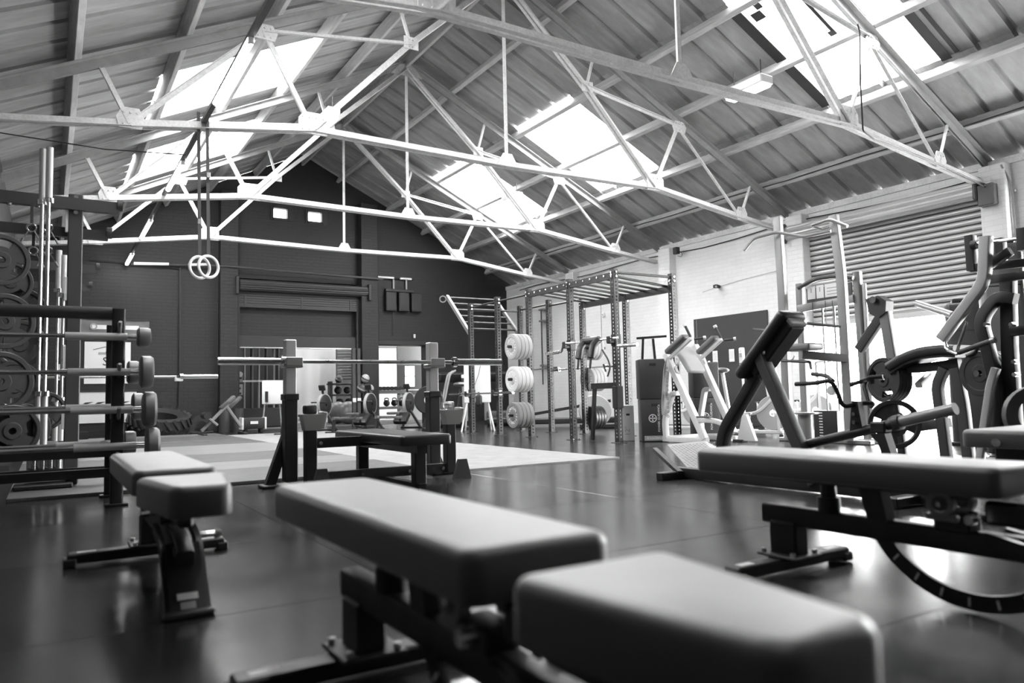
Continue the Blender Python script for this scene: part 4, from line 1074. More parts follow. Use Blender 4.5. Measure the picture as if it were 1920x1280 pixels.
MB().rbox((6.6, 3.75, 0.03), (0.5, 1.1, 0.06), 0.01, 1).build('base', 'black_steel', t)
MB().rtube([(6.600, 3.810, 0.683), (6.800, 3.822, 0.773)], 0.06, 0.05, 0, (0, 0, 1), 0.008).build('belt_arm', 'silver_paint', t)
pk = V((6.500, 4.096, 0.760)); MB().cyl(pk, pk+V((0.55, 0.05, 0)), 0.026, 14).build('loading_peg', 'chrome', t)
MB().rtube([(6.700, 4.110, 0.610), (6.700, 4.058, 0.207), (6.7, 4.05, 0.05)], 0.07, 0.07, 0, (1, 0, 0), 0.01).build('peg_post', 'black_steel', t)
seat(t, (6.6, 3.75, 0))
G2 = 'iron plates on the hip thrust machine'
stack('black iron plate with grip holes, %s on the upper peg of the hip machine', 'iron', 0.205, 0.036, 'iron', V((6.500, 4.097, 0.740))+V((0.02, 0, 0)), (0.9, -0.25, 0), 4, G2, -1, None, None, 0.7)
plate('weight_plate', 'large black iron plate stored low beside the lever bar', 'iron', 0.215, 0.036, 'iron', (6.350, 3.902, 0.346), (-0.75, -0.66, 0), G2, None, 0.4)

# ================================================================== lever pulldown machine at the right edge
t = thing('lever_pulldown_machine', 'dark plate loaded pulldown machine with a bent silver lever arm', 'gym machine')
XL = 6.0
MB().rtube([(5.800, 2.780, 1.752), (5.800, 2.812, 1.423), (5.800, 3.149, 1.027)], 0.07, 0.075, 0.08, (1, 0, 0), 0.006).build('lever_arm', 'silver_paint', t)
MB().tube([(5.800, 3.132, 1.034), (5.750, 3.087, 0.945), (5.750, 3.011, 0.908)], 0.014, 10, fil=0.05).build('handle_loop', 'chrome', t)
MB().tube([(5.750, 3.019, 0.905), (5.750, 2.986, 0.998), (5.780, 2.947, 1.142)], 0.012, 8).build('link_rod', 'chrome', t)
MB().cyl((5.750, 3.003, 0.916), (5.750, 2.771, 0.986), 0.019, 12).build('grip', 'dark_grey_steel', t)
MB().cyl((5.750, 2.771, 0.986), (5.750, 2.742, 0.995), 0.024, 12).build('grip_end', 'chrome', t)
MB().tube([(6.100, 3.127, 0.902), (6.100, 3.061, 0.927), (6.100, 3.017, 1.007)], 0.014, 8, fil=0.04).build('far_handle', 'dark_grey_steel', t)
MB().cyl((6.050, 3.469, 1.355), (5.900, 3.106, 1.215), 0.026, 14).build('loading_peg', 'silver_paint', t)
MB().rtube([(6.000, 2.701, 1.294), (6.000, 2.826, 1.329), (6.000, 2.957, 1.163), (6.000, 2.917, 0.957), (6.000, 2.866, 0.597), (6.000, 2.908, 0.163)], 0.08, 0.085, 0.08, (1, 0, 0), 0.008).build('main_frame', 'black_steel', t)
q = [V((5.900, 2.820, 0.793)), V((5.900, 2.864, 0.677)), V((5.900, 2.929, 0.364)), V((5.900, 2.974, 0.118))]
MB().rtube(q, 0.05, 0.06, 0.1, (1, 0, 0), 0.008).build('front_leg', 'silver_paint', t)
q = V((6.100, 2.819, 0.131)); q.z = 0.0
MB().rtube([(6.100, 2.790, 1.471), (6.100, 2.813, 0.952), q], 0.09, 0.09, 0, (1, 0, 0), 0.008).build('rear_post', 'black_steel', t)
for p0, p1 in (((6.000, 2.990, 1.816), (6.000, 2.987, 1.543)), ((6.200, 2.873, 1.791), (6.200, 2.873, 1.613)), ((5.950, 2.604, 1.790), (5.950, 2.608, 1.628))):
    MB().rtube([p0, p1], 0.06, 0.075, 0, (1, 0, 0), 0.006).build('pivot_plate', 'black_steel', t)
MB().cyl((5.950, 2.934, 1.739), (5.950, 2.626, 1.721), 0.014, 10).build('axle', 'chrome', t)
MB().cyl((5.950, 2.958, 1.731), (5.950, 2.919, 1.732), 0.035, 14).build('bearing', 'black_steel', t)
for p0, p1 in (((6.000, 2.994, 1.564), (6.000, 2.614, 1.547)), ((5.950, 2.850, 1.450), (5.950, 2.598, 1.452)), ((5.900, 2.819, 1.554), (5.900, 2.669, 1.634))):
    MB().rtube([p0, p1], 0.055, 0.06, 0, (0, 0, 1), 0.006).build('top_arm', 'black_steel', t)
MB().rtube([(6.000, 2.749, 1.056), (6.000, 2.629, 1.061)], 0.06, 0.07, 0, (0, 0, 1), 0.006).build('side_arm', 'black_steel', t)
for p in ((5.930, 2.703, 1.104), (5.930, 2.880, 1.121), (5.930, 2.703, 0.834), (5.930, 2.705, 0.742)): MB().cyl(V(p)+V((-0.03, 0, 0)), V(p)+V((0.02, 0, 0)), 0.016, 10).build('bolt', 'chrome', t)
pk = V((6.100, 3.064, 0.762)); MB().cyl(pk, pk+V((0.45, -0.1, 0.0)), 0.024, 14).build('storage_peg', 'chrome', t)
MB().rbox((6.05, 2.9, 0.03), (0.4, 0.9, 0.06), 0.01, 1).build('base', 'black_steel', t)
seat(t, (6.0, 3.0, 0))
G3 = 'iron plates on the pulldown machine'
stack('black iron plate, %s on the storage peg of the pulldown machine', 'bumper', 0.175, 0.045, 'iron', V((6.100, 3.041, 0.761))+V((0.0, 0, 0)), (0.97, -0.2, 0), 4, G3, -1)
# seat machine cut by the right edge
t = thing('leg_machine_seat', 'black padded machine seat cut off by the right edge', 'gym machine')
pad_mesh('seat_pad', 0.62, 0.34, 0.085, 0.03, 'vinyl', 0.0, t, (4.12, 1.84, 0.415))
MB().rbox((4.15, 1.84, 0.33), (0.3, 0.22, 0.09), 0.01, 1).rbox((4.2, 1.84, 0.15), (0.09, 0.09, 0.30), 0.01, 1).rbox((4.25, 1.84, 0.02), (0.6, 0.35, 0.04), 0.01, 1).build('base', 'black_steel', t)
MB().cyl((3.80, 1.84, 0.40), (3.825, 1.84, 0.40), 0.02, 12).build('bolt', 'chrome', t)
MB().lathe([(0.10, -0.03), (0.16, -0.03), (0.16, 0.03), (0.10, 0.03)], (4.62, 2.02, 0.50), (-0.7, -0.7, 0), 28).build('cam_wheel', 'dark_grey_steel', t)
seat(t, (4.25, 1.84, 0))
# weight stack shrouds behind
def shroud(label, c, w, dpt, h, rz, mt):
    t = thing('cable_machine', label, 'gym machine', c, rz)
    MB().rbox((0, 0, h/2), (w, dpt, h), 0.05, 3).build('shroud', mt, t)
    MB().rbox((0, -dpt/2-0.001, h*0.80), (w*0.8, 0.004, 0.01), 0.001, 1).build('panel_seam', 'rubber_black', t)
    MB().rbox((0, 0, h+0.02), (w*0.7, dpt*0.6, 0.06), 0.02, 2).build('cap', 'black_steel', t)
    MB().rbox((0, 0, 0.02), (w*1.2, dpt*1.2, 0.04), 0.01, 1).build('base', 'black_steel', t)
    return t
shroud('dark grey weight stack shroud in the shutter opening', (9.0, 4.55, 0), 0.50, 0.30, 1.62, -1.0, 'dark_grey_steel')
shroud('mid grey weight stack shroud at the far right edge', (7.4, 3.45, 0), 0.34, 0.26, 1.95, -1.0, 'grey_steel')

# ================================================================== blackboard with notices, sanitiser, exercise bikes, wall fittings
t = thing('blackboard', 'large black board leaning flat on the white wall', 'board', (11.18, 10.1, 0))
MB().rbox((0, 0, 1.07), (0.03, 1.84, 2.13), 0.004, 1).build('panel', 'board_black', t)
MB().bb(-0.02, -0.014, 0.83, 0.845, 0, 2.12).build('edge_strip', 'grey_steel', t, 0)
for i, (p, lab) in enumerate((((11.150, 10.460, 1.341), 'printed white notice, left one on the blackboard'), ((11.150, 10.039, 1.348), 'printed white notice, right one on the blackboard'))):
    n_ = thing('notice', lab, 'notice', p, 0, 'notices on the blackboard')
    MB().box((0, 0, 0), (0.004, 0.13, 0.24)).build('sheet', 'paper', n_, 0)
    for j in range(6): MB().box((-0.003, 0, 0.07-0.025*j), (0.001, 0.09, 0.006)).build('print_line', 'print_grey', n_, 0)
p = V((9.900, 8.695, 1.242))
t = thing('sanitiser_stand', 'white hand sanitiser dispenser on a stand by the blackboard', 'dispenser', (p.x, p.y, 0))
MB().rbox((0, 0, p.z), (0.06, 0.10, 0.30), 0.025, 3).build('dispenser', 'plastic_white', t)
MB().cyl((0, 0, 0.02), (0, 0, p.z-0.1), 0.02, 10).rbox((0, 0, 0.012), (0.3, 0.3, 0.024), 0.005, 1).build('stand', 'plastic_white', t)
MB().box((-0.0305, -0.0, p.z+0.02), (0.001, 0.05, 0.07)).build('label', 'print_grey', t, 0)
MB().lathe([(0.006, -0.001), (0.013, -0.001), (0.013, 0.001), (0.006, 0.001)], (-0.031, 0.0, p.z+0.09), (1, 0, 0), 12).build('drop_symbol', 'print_grey', t)
MB().rbox((-0.02, 0, p.z-0.12), (0.05, 0.05, 0.03), 0.008, 2).build('nozzle', 'bumper_grey', t)
def bike(label, loc, rz):
    t = thing('exercise_bike', label, 'exercise bike', loc, rz, 'spin bikes under the blackboard')
    MB().rtube([(-0.42, 0, 0.30), (0.10, 0, 0.34), (0.40, 0, 0.62)], 0.05, 0.07, 0.1, (0, 1, 0), 0.01).build('frame', 'plastic_white', t)
    MB().rtube([(-0.30, 0, 0.06), (-0.42, 0, 0.95)], 0.04, 0.05, 0, (0, 1, 0)).build('seat_post', 'plastic_white', t)
    MB().rtube([(0.40, 0, 0.06), (0.36, 0, 1.05)], 0.04, 0.05, 0, (0, 1, 0)).build('front_post', 'plastic_white', t)
    MB().lathe([(0.05, -0.02), (0.24, -0.02), (0.25, 0.0), (0.24, 0.02), (0.05, 0.02)], (0.32, 0, 0.34), (0, 1, 0), 30).build('flywheel', 'silver_paint', t)
    for x in (-0.42, 0.50): MB().rbox((x, 0, 0.03), (0.06, 0.5, 0.05), 0.01, 1).build('foot', 'black_steel', t)
    MB().rbox((0, 0, 0.07), (0.9, 0.05, 0.05), 0.01, 1).build('base_beam', 'plastic_white', t)
    MB().ball((-0.44, 0, 0.98), 0.12, 14, (1.1, 0.7, 0.35)).build('saddle', 'vinyl', t)
    for s in (-1, 1): MB().tube([(0.36, 0, 1.05), (0.36, s*0.10, 1.06), (0.40, s*0.24, 1.08), (0.55, s*0.25, 1.10), (0.60, s*0.20, 1.16)], 0.016, 8, fil=0.06).build('handlebar', 'silver_paint', t)
    MB().cyl((0.03, -0.16, 0.34), (0.03, 0.16, 0.34), 0.014, 8).rbox((0.03, -0.16, 0.27), (0.02, 0.02, 0.16), 0.004, 1).rbox((0.03, 0.16, 0.41), (0.02, 0.02, 0.16), 0.004, 1).build('crank', 'chrome', t)
    for s, z in ((-1, 0.19), (1, 0.49)): MB().rbox((0.03, s*0.21, z), (0.09, 0.09, 0.03), 0.008, 1).build('pedal', 'black_steel', t)
    return t
bike('white spin bike between the squat machine and the row machine', (8.75, 7.55, 0), math.radians(-70))
bike('white spin bike close to the right of the blackboard', (9.95, 7.75, 0), math.radians(-60))
bike('white spin bike partly hidden behind the squat machine rails', (9.1, 9.4, 0), math.radians(-60))
t = thing('wall_camera', 'small black security camera on the white wall above the blackboard', 'camera', (11.100, 10.309, 2.713))
MB().cyl((0.08, 0, 0), (-0.02, 0, 0.01), 0.035, 14).rbox((-0.03, -0.02, 0), (0.08, 0.10, 0.07), 0.02, 2).build('body', 'black_steel', t)
MB().cyl((-0.055, -0.05, -0.01), (-0.075, -0.06, -0.015), 0.022, 12).build('lens', 'bumper_light', t)
MB().tube([(0.085, 0.45, -0.05), (0.085, 0.1, 0.0), (0.085, -0.6, 0.06), (0.085, -1.6, 0.12)], 0.004, 6).build('cable', 'print_grey', t)
t = thing('wall_socket_box', 'small white switch box low on the white wall left of the rig', 'switch box', (11.170, 13.937, 2.535))
MB().rbox((0, 0, 0), (0.04, 0.10, 0.10), 0.008, 1).build('box', 'plastic_white', t)
MB().cyl((-0.02, 0, 0), (-0.03, 0, 0), 0.02, 10).build('button', 'print_grey', t)
t = thing('junction_box', 'dark junction box with loose wires at the pier head', 'junction box', (11.000, 11.263, 3.582))
MB().rbox((0, 0, 0), (0.10, 0.12, 0.14), 0.01, 1).build('box', 'black_steel', t)
MB().tube([(0, -0.06, 0), (0.02, -0.15, -0.08), (0.04, -0.1, -0.14), (0.05, 0.02, -0.10)], 0.006, 6, fil=0.05).build('wire', 'black_steel', t)
q = []
for i in range(15):
    k = i/14; q.append((11.16-0.02*math.sin(k*9), 17.6-k*12.1, 3.60+0.035*math.sin(k*6*PI)-0.02*k))
tag(MB().tube(q, 0.010, 6).build('wall_cable', 'cable', None), 'black cable run along the head of the white wall', 'cable')
q = [(11.0, 5.02, 3.66), (11.11, 4.96, 3.4), (11.12, 4.95, 2.2), (11.12, 4.95, 1.2)]
t = thing('conduit', 'grey conduit with clips down the near white pier', 'conduit', (11.12, 4.95, 1.2))
MB().tube([V(p)-V((11.12, 4.95, 1.2)) for p in q], 0.014, 8, fil=0.1).build('pipe', 'grey_steel', t)
for z in (0.3, 0.9, 1.5, 2.1): MB().rbox((0.02, 0, z), (0.04, 0.05, 0.03), 0.005, 1).build('clip', 'silver_paint', t)

q = []
for i in range(25):
    k = i/24; q.append((CX+5.14, 18.0-k*17.0, zr(5.14)+0.13+0.012*math.sin(k*40)))
tag(MB().tube(q, 0.009, 6).build('purlin_cable', 'cable', None), 'black cable clipped along the lowest purlin of the right slope', 'cable')
q = [(8.190, 5.200, 5.026), (8.223, 5.200, 4.935), (8.179, 5.200, 4.332), (8.174, 5.200, 3.713), (8.400, 5.200, 3.640), (9.741, 5.200, 3.548), (10.954, 5.200, 3.380)]
tag(MB().tube(q, 0.010, 6, fil=0.03).build('truss_cable', 'cable', None), 'black cable dropping from the purlin to the nearest chord on the right', 'cable')

# ================================================================== lamps
t = thing('tube_light_line', 'line of bright fluorescent tubes on a dark batten below the left chords', 'lamp')
XT, ZT = 1.40, 3.72
MB().rtube([(XT, -2.0, ZT+0.03), (XT, 18.2, ZT+0.03)], 0.05, 0.04).build('batten', 'dark_grey_steel', t)
for y0, y1 in ((-0.6, 0.9), (2.9, 4.4), (6.35, 7.9), (10.1, 11.5), (13.6, 15.1), (16.85, 18.1)):  # first two tubes are unseen, added to light the benches and nearest truss
    to = MB().cyl((XT, y0, ZT-0.01), (XT, y1, ZT-0.01), 0.032, 12).build('tube', 'tube_glow', t)
    for y in (y0, y1): MB().rbox((XT, y, ZT), (0.05, 0.05, 0.08), 0.008, 1).build('tube_holder', 'lamp_white', to)
for y in TY: MB().cyl((XT, y, ZT+0.04), (XT, y, 3.80), 0.008, 6).build('hanger', 'dark_grey_steel', t)
seat(t, (XT, 11.0, ZT))
tag(MB().tube([(-0.5, 9.6, 3.62), (0.5, 9.62, 3.60), (1.36, 9.6, 3.66)], 0.007, 6).build('lamp_cable', 'cable', None), 'thin dark cable strung to the tube lamp batten', 'cable')
def batten_lamp(label, c, L=0.62):
    t = thing('batten_lamp', label, 'lamp', c, 0, 'white box lamps on the trusses')
    MB().rbox((0, 0, 0.05), (0.20, L, 0.10), 0.01, 1).build('housing', 'lamp_white', t)
    MB().rbox((0, 0, -0.012), (0.15, L*0.96, 0.03), 0.01, 1).build('diffuser', 'lamp_glow', t)
    for s in (-1, 1): MB().cyl((0, s*L*0.35, 0.10), (0, s*L*0.35, 0.30), 0.006, 6).build('hanger', 'cable', t)
    return t
batten_lamp('white box lamp hung near the nearest chord on the right', (6.696, 5.626, 4.050), 0.55)
batten_lamp('white box lamp hung in front of the far right skylight', (7.673, 12.300, 4.506), 0.5)
batten_lamp('white box lamp hung behind the second truss on the left', (3.654, 11.200, 5.052), 0.5)

# ================================================================== gymnastic rings
t = thing('gymnastic_rings', 'pair of pale gymnastic rings hanging on long dark straps', 'gymnastic rings', (1.40, 8.50, 2.0))
for i, (dx, dy) in enumerate(((-0.045, 0.02), (0.03, -0.06))):
    MB().sweep([(dx+0.115*math.cos(2*PI*k/36)*0.92, dy+0.115*math.cos(2*PI*k/36)*0.38, 0.115+0.115*math.sin(2*PI*k/36)) for k in range(36)], MB.circ(0.016, 10), (0.4, -1, 0), True).build('ring', 'ring_wood', t)
    st = MB().bar((dx, dy, 0.22), (dx-0.005+0.01*i, dy+0.12*(1 if i == 0 else 1.4), 1.86), 0.034, 0.006, (0, 1, 0)).build('strap', 'strap', t, 0)
    MB().rbox((dx, dy+0.03, 0.62+0.5*i), (0.04, 0.02, 0.06), 0.004, 1).build('buckle', 'grey_steel', st)

# ================================================================== left racks, near and far
def side_rack(label, Y, k, label2):
    """wall rack with cross arms reaching into the room; k scales nothing, it is built at Y"""
    t = thing('power_rack', label, 'rack', (0.0, Y, 0.028), 0, 'dark racks along the left wall')
    MB().rbox((0.17, 0, 1.215), (0.11, 0.10, 2.43), 0.008, 1).build('upright', 'dark_grey_steel', t)
    MB().rbox((-0.42, 0, 1.215), (0.10, 0.10, 2.43), 0.008, 1).build('upright', 'dark_grey_steel', t)
    for z, xe in ((2.345, 0.49), (2.125, 0.42)):
        arm = MB().bar((-0.52, -0.06 if z > 2.2 else 0.08, z), (xe, -0.06 if z > 2.2 else 0.08, z-0.01), 0.06, 0.10 if z > 2.2 else 0.08).build('cross_arm', 'dark_grey_steel', t, 0)
        MB().cyl((xe-0.01, -0.06 if z > 2.2 else 0.08, z+0.02), (xe+0.03, -0.06 if z > 2.2 else 0.08, z+0.02), 0.05, 14).build('arm_cap', 'dark_grey_steel', arm)
    for z in (2.40, 2.27): MB().cyl((0.17, -0.05, z), (0.17, -0.068, z), 0.018, 10).build('bolt', 'chrome', t)
    for x in (-0.30, -0.1): MB().cyl((x, -0.06, 2.295), (x, -0.06, 2.28), 0.018, 10).build('bolt', 'chrome', t)
    MB().rbox((0.17, 0.15, 1.2), (0.02, 0.02, 2.2), 0.004, 1).build('cable_guide', 'silver_paint', t)
    for z in (2.2, 1.62, 1.05, 0.55): MB().rbox((0.11, -0.03, z), (0.03, 0.03, 0.20), 0.004, 1).build('number_strip', 'print_white', t)
    for z in (0.10, 0.28):
        bm_ = MB().bar((-0.5, -0.25, z), (0.42, -0.25, z), 0.06, 0.09).build('base_rail', 'black_steel', t, 0)
        for x in (-0.35, 0.02, 0.25): MB().cyl((x, -0.28, z), (x, -0.295, z), 0.016, 10).build('bolt', 'chrome', bm_)
    MB().bar((0.17, -0.25, 0.05), (0.17, 0.6, 0.05), 0.08, 0.08).build('base_foot', 'black_steel', t, 0)
    return t
side_rack('near dark wall rack with cross arms beside the fixed barbells', 7.3, 1, '')
side_rack('far dark wall rack with cross arms behind the near rack', 10.7, 1, '')
# vertical barbells
def vbar(label, x, y, z0, L, r=0.026):
    t = thing('vertical_barbell', label, 'barbell', (x, y, z0), 0, 'barbells stored upright in the left rack')
    MB().cyl((0, 0, 0.42), (0, 0, L-0.42), 0.015, 10).build('shaft', 'brushed', t)
    for a, b in ((0, 0.42), (L-0.42, L)): MB().cyl((0, 0, a), (0, 0, b), r, 14).build('sleeve', 'silver_paint', t)
    for a in (0.42, L-0.46): MB().cyl((0, 0, a), (0, 0, a+0.04), r*1.5, 14).build('collar', 'chrome', t)
p0, p1 = V((-0.070, 7.050, 0.931)), V((-0.026, 7.050, 0.931))
vbar('upright steel barbell, left of the near pair in the wall rack', p0.x, 7.05, 0.33, 2.42)
vbar('upright steel barbell, right of the near pair in the wall rack', p1.x, 7.05, 0.33, 2.44)
p0, p1 = V((0.071, 9.400, 1.017)), V((0.120, 9.400, 1.017))
vbar('upright steel barbell, left of the farther pair beyond the rack post', p0.x, 9.4, 0.30, 2.05, 0.03)
vbar('upright steel barbell, right of the farther pair beyond the rack post', p1.x, 9.4, 0.30, 2.0, 0.03)
t = thing('bar_holder', 'low steel holder for upright barbells in the left rack', 'bar holder', (-0.02, 7.05, 0.028))
for x in (-0.06, 0.0, 0.055, 0.11): MB().lathe([(0.03, 0.05), (0.038, 0.05), (0.038, 0.33), (0.03, 0.33)], (x-0.02, 0.09, 0), (0, 0, 1), 16).build('holder_tube', 'chrome', t)
MB().rbox((0, 0, 0.02), (0.4, 0.3, 0.04), 0.01, 1).build('base', 'black_steel', t)
MB().rbox((0, 0, 0.29), (0.3, 0.12, 0.03), 0.01, 1).build('guide_plate', 'black_steel', t)
# spring collars hanging from the top arm
for i, (px, lab) in enumerate((((-0.141, 7.150, 2.117), 'upper left'), ((-0.027, 7.150, 2.128), 'upper right'), ((-0.126, 7.150, 1.930), 'lower left'), ((-0.024, 7.150, 1.938), 'lower right'))):
    t = thing('spring_collar', 'chrome spring collar hanging on a strap, %s of four' % lab, 'barbell collar', px, 0, 'spring collars hanging on the rack')
    MB().sweep([(0.032*math.cos(2*PI*k/20), 0, 0.032*math.sin(2*PI*k/20)) for k in range(20)], MB.circ(0.007, 8), (0, 1, 0), True).build('coil', 'chrome', t)
    for s in (-1, 1):
        l_ = MB().cyl((s*0.02, 0, -0.028), (s*0.07, 0, -0.12), 0.006, 8).build('arm', 'chrome', t)
        MB().cyl((s*0.052, 0, -0.086), (s*0.075, 0, -0.13), 0.009, 8).build('grip', 'grey_steel', l_)
    z1 = 2.33-V(px).z if i < 2 else 0.20
    MB().bar((0, 0.012, 0.02), (0, 0.012, z1), 0.022, 0.006, (0, 1, 0)).build('strap', 'strap', t, 0)
# iron plates on the rack pegs
G4 = 'iron plates stored on the left wall rack'
for i, (p, R, mtk, lab) in enumerate((
        ((-0.330, 6.950, 1.807), 0.20, 'iron', 'topmost black iron plate at the left edge'),
        ((-0.283, 7.250, 1.681), 0.17, 'iron', 'small black iron plate just below the topmost one'),
        ((-0.201, 7.350, 1.448), 0.20, 'iron', 'black iron plate with grip holes nearest the upright barbells'),
        ((-0.299, 6.950, 1.331), 0.215, 'iron', 'black iron plate halfway up at the left edge'),
        ((-0.211, 7.350, 1.184), 0.20, 'iron', 'black iron plate behind the second fixed barbell'),
        ((-0.316, 6.950, 0.868), 0.23, 'iron', 'large black iron plate between the second and third fixed barbells'),
        ((-0.238, 7.300, 0.846), 0.20, 'iron', 'black iron plate tucked behind the large one'),
        ((-0.233, 6.950, 0.487), 0.20, 'iron', 'low black iron plate, front of three'),
        ((-0.201, 7.030, 0.491), 0.20, 'iron', 'low black iron plate, middle of three'),
        ((-0.168, 7.100, 0.496), 0.20, 'iron', 'low black iron plate, rear of three'),
        ((-0.015, 7.500, 0.632), 0.16, 'iron', 'small iron plate low beside the rack post'))):
    plate('weight_plate', lab, 'iron', R, 0.04, mtk, p, (0.35, -0.94, 0), G4, None, 0.5*i)

# ================================================================== fixed barbell rack
t = thing('fixed_barbell_rack', 'black tiered rack holding fixed barbells at the left edge', 'rack')
for y, h in ((5.72, 1.32), (6.32, 1.26)):
    for x in (0.40, -0.95):
        po = MB().rtube([(x, y, 0.012), (x, y+(0.02 if y < 6 else -0.02), h)], 0.06, 0.08, 0, (1, 0, 0), 0.015).build('post', 'black_steel', t)
        MB().rbox((x, y, 0.008), (0.14, 0.10, 0.016), 0.004, 1).build('foot_plate', 'black_steel', po)
for y, z in ((5.76, 1.29),): 
    MB().cyl((-1.0, y, z), (0.36, y, z), 0.042, 16).build('top_bar', 'rubber_black', t)
for z in (0.34, 0.20): MB().bar((-1.0, 6.0, z), (0.40, 6.0, z), 0.05, 0.06).build('tie_bar', 'black_steel', t, 0)
for z in (1.20, 0.92, 0.63, 0.33):
    for x in (0.40, -0.95):
        MB().rbox((x, 5.95, z-0.045), (0.03, 0.62, 0.04), 0.006, 1).build('shelf_arm', 'black_steel', t)
        for y in (5.64, 6.22): MB().tube([(x, y-0.05, z+0.02), (x, y, z-0.04), (x, y+0.05, z+0.02)], 0.012, 8).build('cradle', 'grey_steel', t)
seat(t, (-0.3, 6.0, 0))
def fixed_bar(label, xe, y, z, R, L=1.15, th=0.085):
    t = thing('fixed_barbell', label, 'barbell', (xe, y, z), 0, 'fixed barbells on the tiered rack')
    MB().cyl((-L, 0, 0), (0, 0, 0), 0.015, 12).build('shaft', 'chrome', t)
    MB().cyl((-0.42, 0, 0), (-0.06, 0, 0), 0.0255, 14).build('sleeve', 'silver_paint', t)
    MB().cyl((-0.06, 0, 0), (0.0, 0, 0), 0.021, 14).build('end_collar', 'chrome', t)
    pr = [(0.015, 0), (R*0.8, 0), (R, 0.012), (R, th-0.02), (R*0.9, th-0.004), (R*0.5, th), (0.015, th)]
    for s in (0, 1):
        MB().lathe(pr if s == 0 else [(r, -z_) for r, z_ in pr], (0 if s == 0 else -L, 0, 0), (1, 0, 0), 28).build('weight_head', 'vinyl_grey', t)
for lab, p, R in (('small headed fixed barbell on the top tier of the rack', (0.504, 5.640, 1.123), 0.065),
                  ('fixed barbell at the front of the second tier', (0.523, 5.640, 0.888), 0.108), ('fixed barbell at the rear of the second tier', (0.492, 6.220, 0.907), 0.085),
                  ('fixed barbell at the front of the third tier', (0.543, 5.640, 0.636), 0.118), ('fixed barbell at the rear of the third tier', (0.527, 6.220, 0.654), 0.100),
                  ('fixed barbell at the front of the lowest tier', (0.565, 5.640, 0.396), 0.115), ('fixed barbell at the rear of the lowest tier', (0.474, 6.220, 0.391), 0.085)):
    fixed_bar(lab, p[0], p[1], p[2], R)
olympic_bar('barbell', 'thin chrome barbell reaching out of the far left rack', (0.30, 10.2, V((1.355, 10.200, 1.002)).z), (1, 0, 0), 3.1, sleeve=0.45, rs=0.025)
t = thing('barbell_bracket', 'small pale bracket tag under the reaching chrome barbell', 'bracket', (1.386, 10.200, 0.969))
MB().rbox((0, 0, 0), (0.10, 0.05, 0.05), 0.008, 1).build('tag', 'plastic_white', t)
MB().cyl((0, 0, 0.02), (0, 0, 0.05), 0.03, 12).build('clip', 'chrome', t)

# ================================================================== things on and by the back wall
t = thing('banner', 'wrinkled grey printed banner on the dark wall at the left', 'banner', (1.22, YB-0.03, 2.29))
b = MB(); nx, nz = 24, 8; vs = []; fs = []
for j in range(nz+1):
    for i in range(nx+1):
        x = (i/nx-0.5)*1.32; z = (j/nz-0.5)*0.42
        w_ = 0.018*math.sin(x*5+z*9)+0.02*max(0, (x-0.2))*math.sin((x+z)*30)
        vs.append((x, -abs(w_), z))
for j in range(nz):
    for i in range(nx): a_ = j*(nx+1)+i; fs.append((a_, a_+1, a_+nx+2, a_+nx+1))
n0 = len(vs); vs += [(x, y+0.004, z) for x, y, z in vs]; fs += [tuple(n0+i for i in reversed(f)) for f in fs]
b.add(vs, fs).build('sheet', 'bumper_grey', t, 60)
MB().box((0.0, -0.03, 0.05), (0.9, 0.002, 0.09)).build('print_band', 'print_white', t, 0)
MB().lathe([(0.04, -0.001), (0.07, -0.001), (0.07, 0.001), (0.04, 0.001)], (-0.42, -0.034, 0.06), (0, 1, 0), 20).build('print_ring', 'print_grey', t)
MB().bb(-0.68, 0.68, -0.04, 0.01, 0.21, 0.235).build('top_rail', 'rubber_black', t, 0)
t = thing('poster', 'white poster with lettering below the banner', 'poster', (1.08, YB-0.012, 1.575))
MB().box((0, 0, 0), (0.88, 0.008, 0.90)).build('sheet', 'paper', t, 0)
text_obj('lettering', 'ON', 0.15, 'print_dark', t, (0.07, -0.006, 0.22), (1, 0, 0), (0, 0, 1))
text_obj('lettering', 'S2', 0.26, 'print_dark', t, (0.02, -0.006, 0.02), (1, 0, 0), (0, 0, 1))
MB().tube([(-0.28, -0.006, 0.28), (0.02, -0.006, 0.36), (0.3, -0.006, 0.40)], 0.006, 6).build('print_line', 'print_dark', t)
MB().box((-0.05, -0.006, 0.20), (0.26, 0.001, 0.05)).build('print_bar', 'print_grey', t, 0)
t = thing('striped_panel', 'white panel with dark curved stripes low on the back wall', 'panel', (1.02, YB-0.02, 0.62))
MB().box((0, 0, 0), (1.25, 0.02, 0.66)).build('sheet', 'paper', t, 0)
for i, x in enumerate((-0.35, -0.12, 0.12, 0.34)):
    MB().prism([(0, 0), (0.16, 0.10), (0.26, 0.14), (0.10, 0.13), (0.0, 0.05)], (x-0.1, -0.012, -0.02), (1, 0, 0), (0, 0, 1), 0.003).build('stripe', 'print_dark', t, 0)
MB().bb(-0.64, 0.64, -0.03, 0.0, 0.33, 0.38).build('top_rail', 'rubber_black', t, 0)
t = thing('wall_pipe', 'dark pipe frame running up the brick beside the far pier', 'pipe', (2.50, YB-0.03, 0.45))
MB().tube([(-0.95, 0, 0.02), (-0.1, 0, 0.02), (0, 0, 0.12), (0, 0, 3.3)], 0.022, 8, fil=0.1).build('riser', 'dark_paint', t)
MB().tube([(0.0, 0, 3.27), (-1.8, 0, 3.33)], 0.018, 8).build('branch', 'dark_paint', t)
t = thing('ceiling_pipe', 'horizontal pipe across the dark wall above the far shutter', 'pipe', (1.5, YB-0.08, 3.74))
MB().tube([(0.0, 0, 0.0), (0.9, 0, 0.05), (2.0, -0.18, 0.07), (5.8, -0.2, 0.0)], 0.03, 10).build('pipe', 'dark_grey_steel', t)
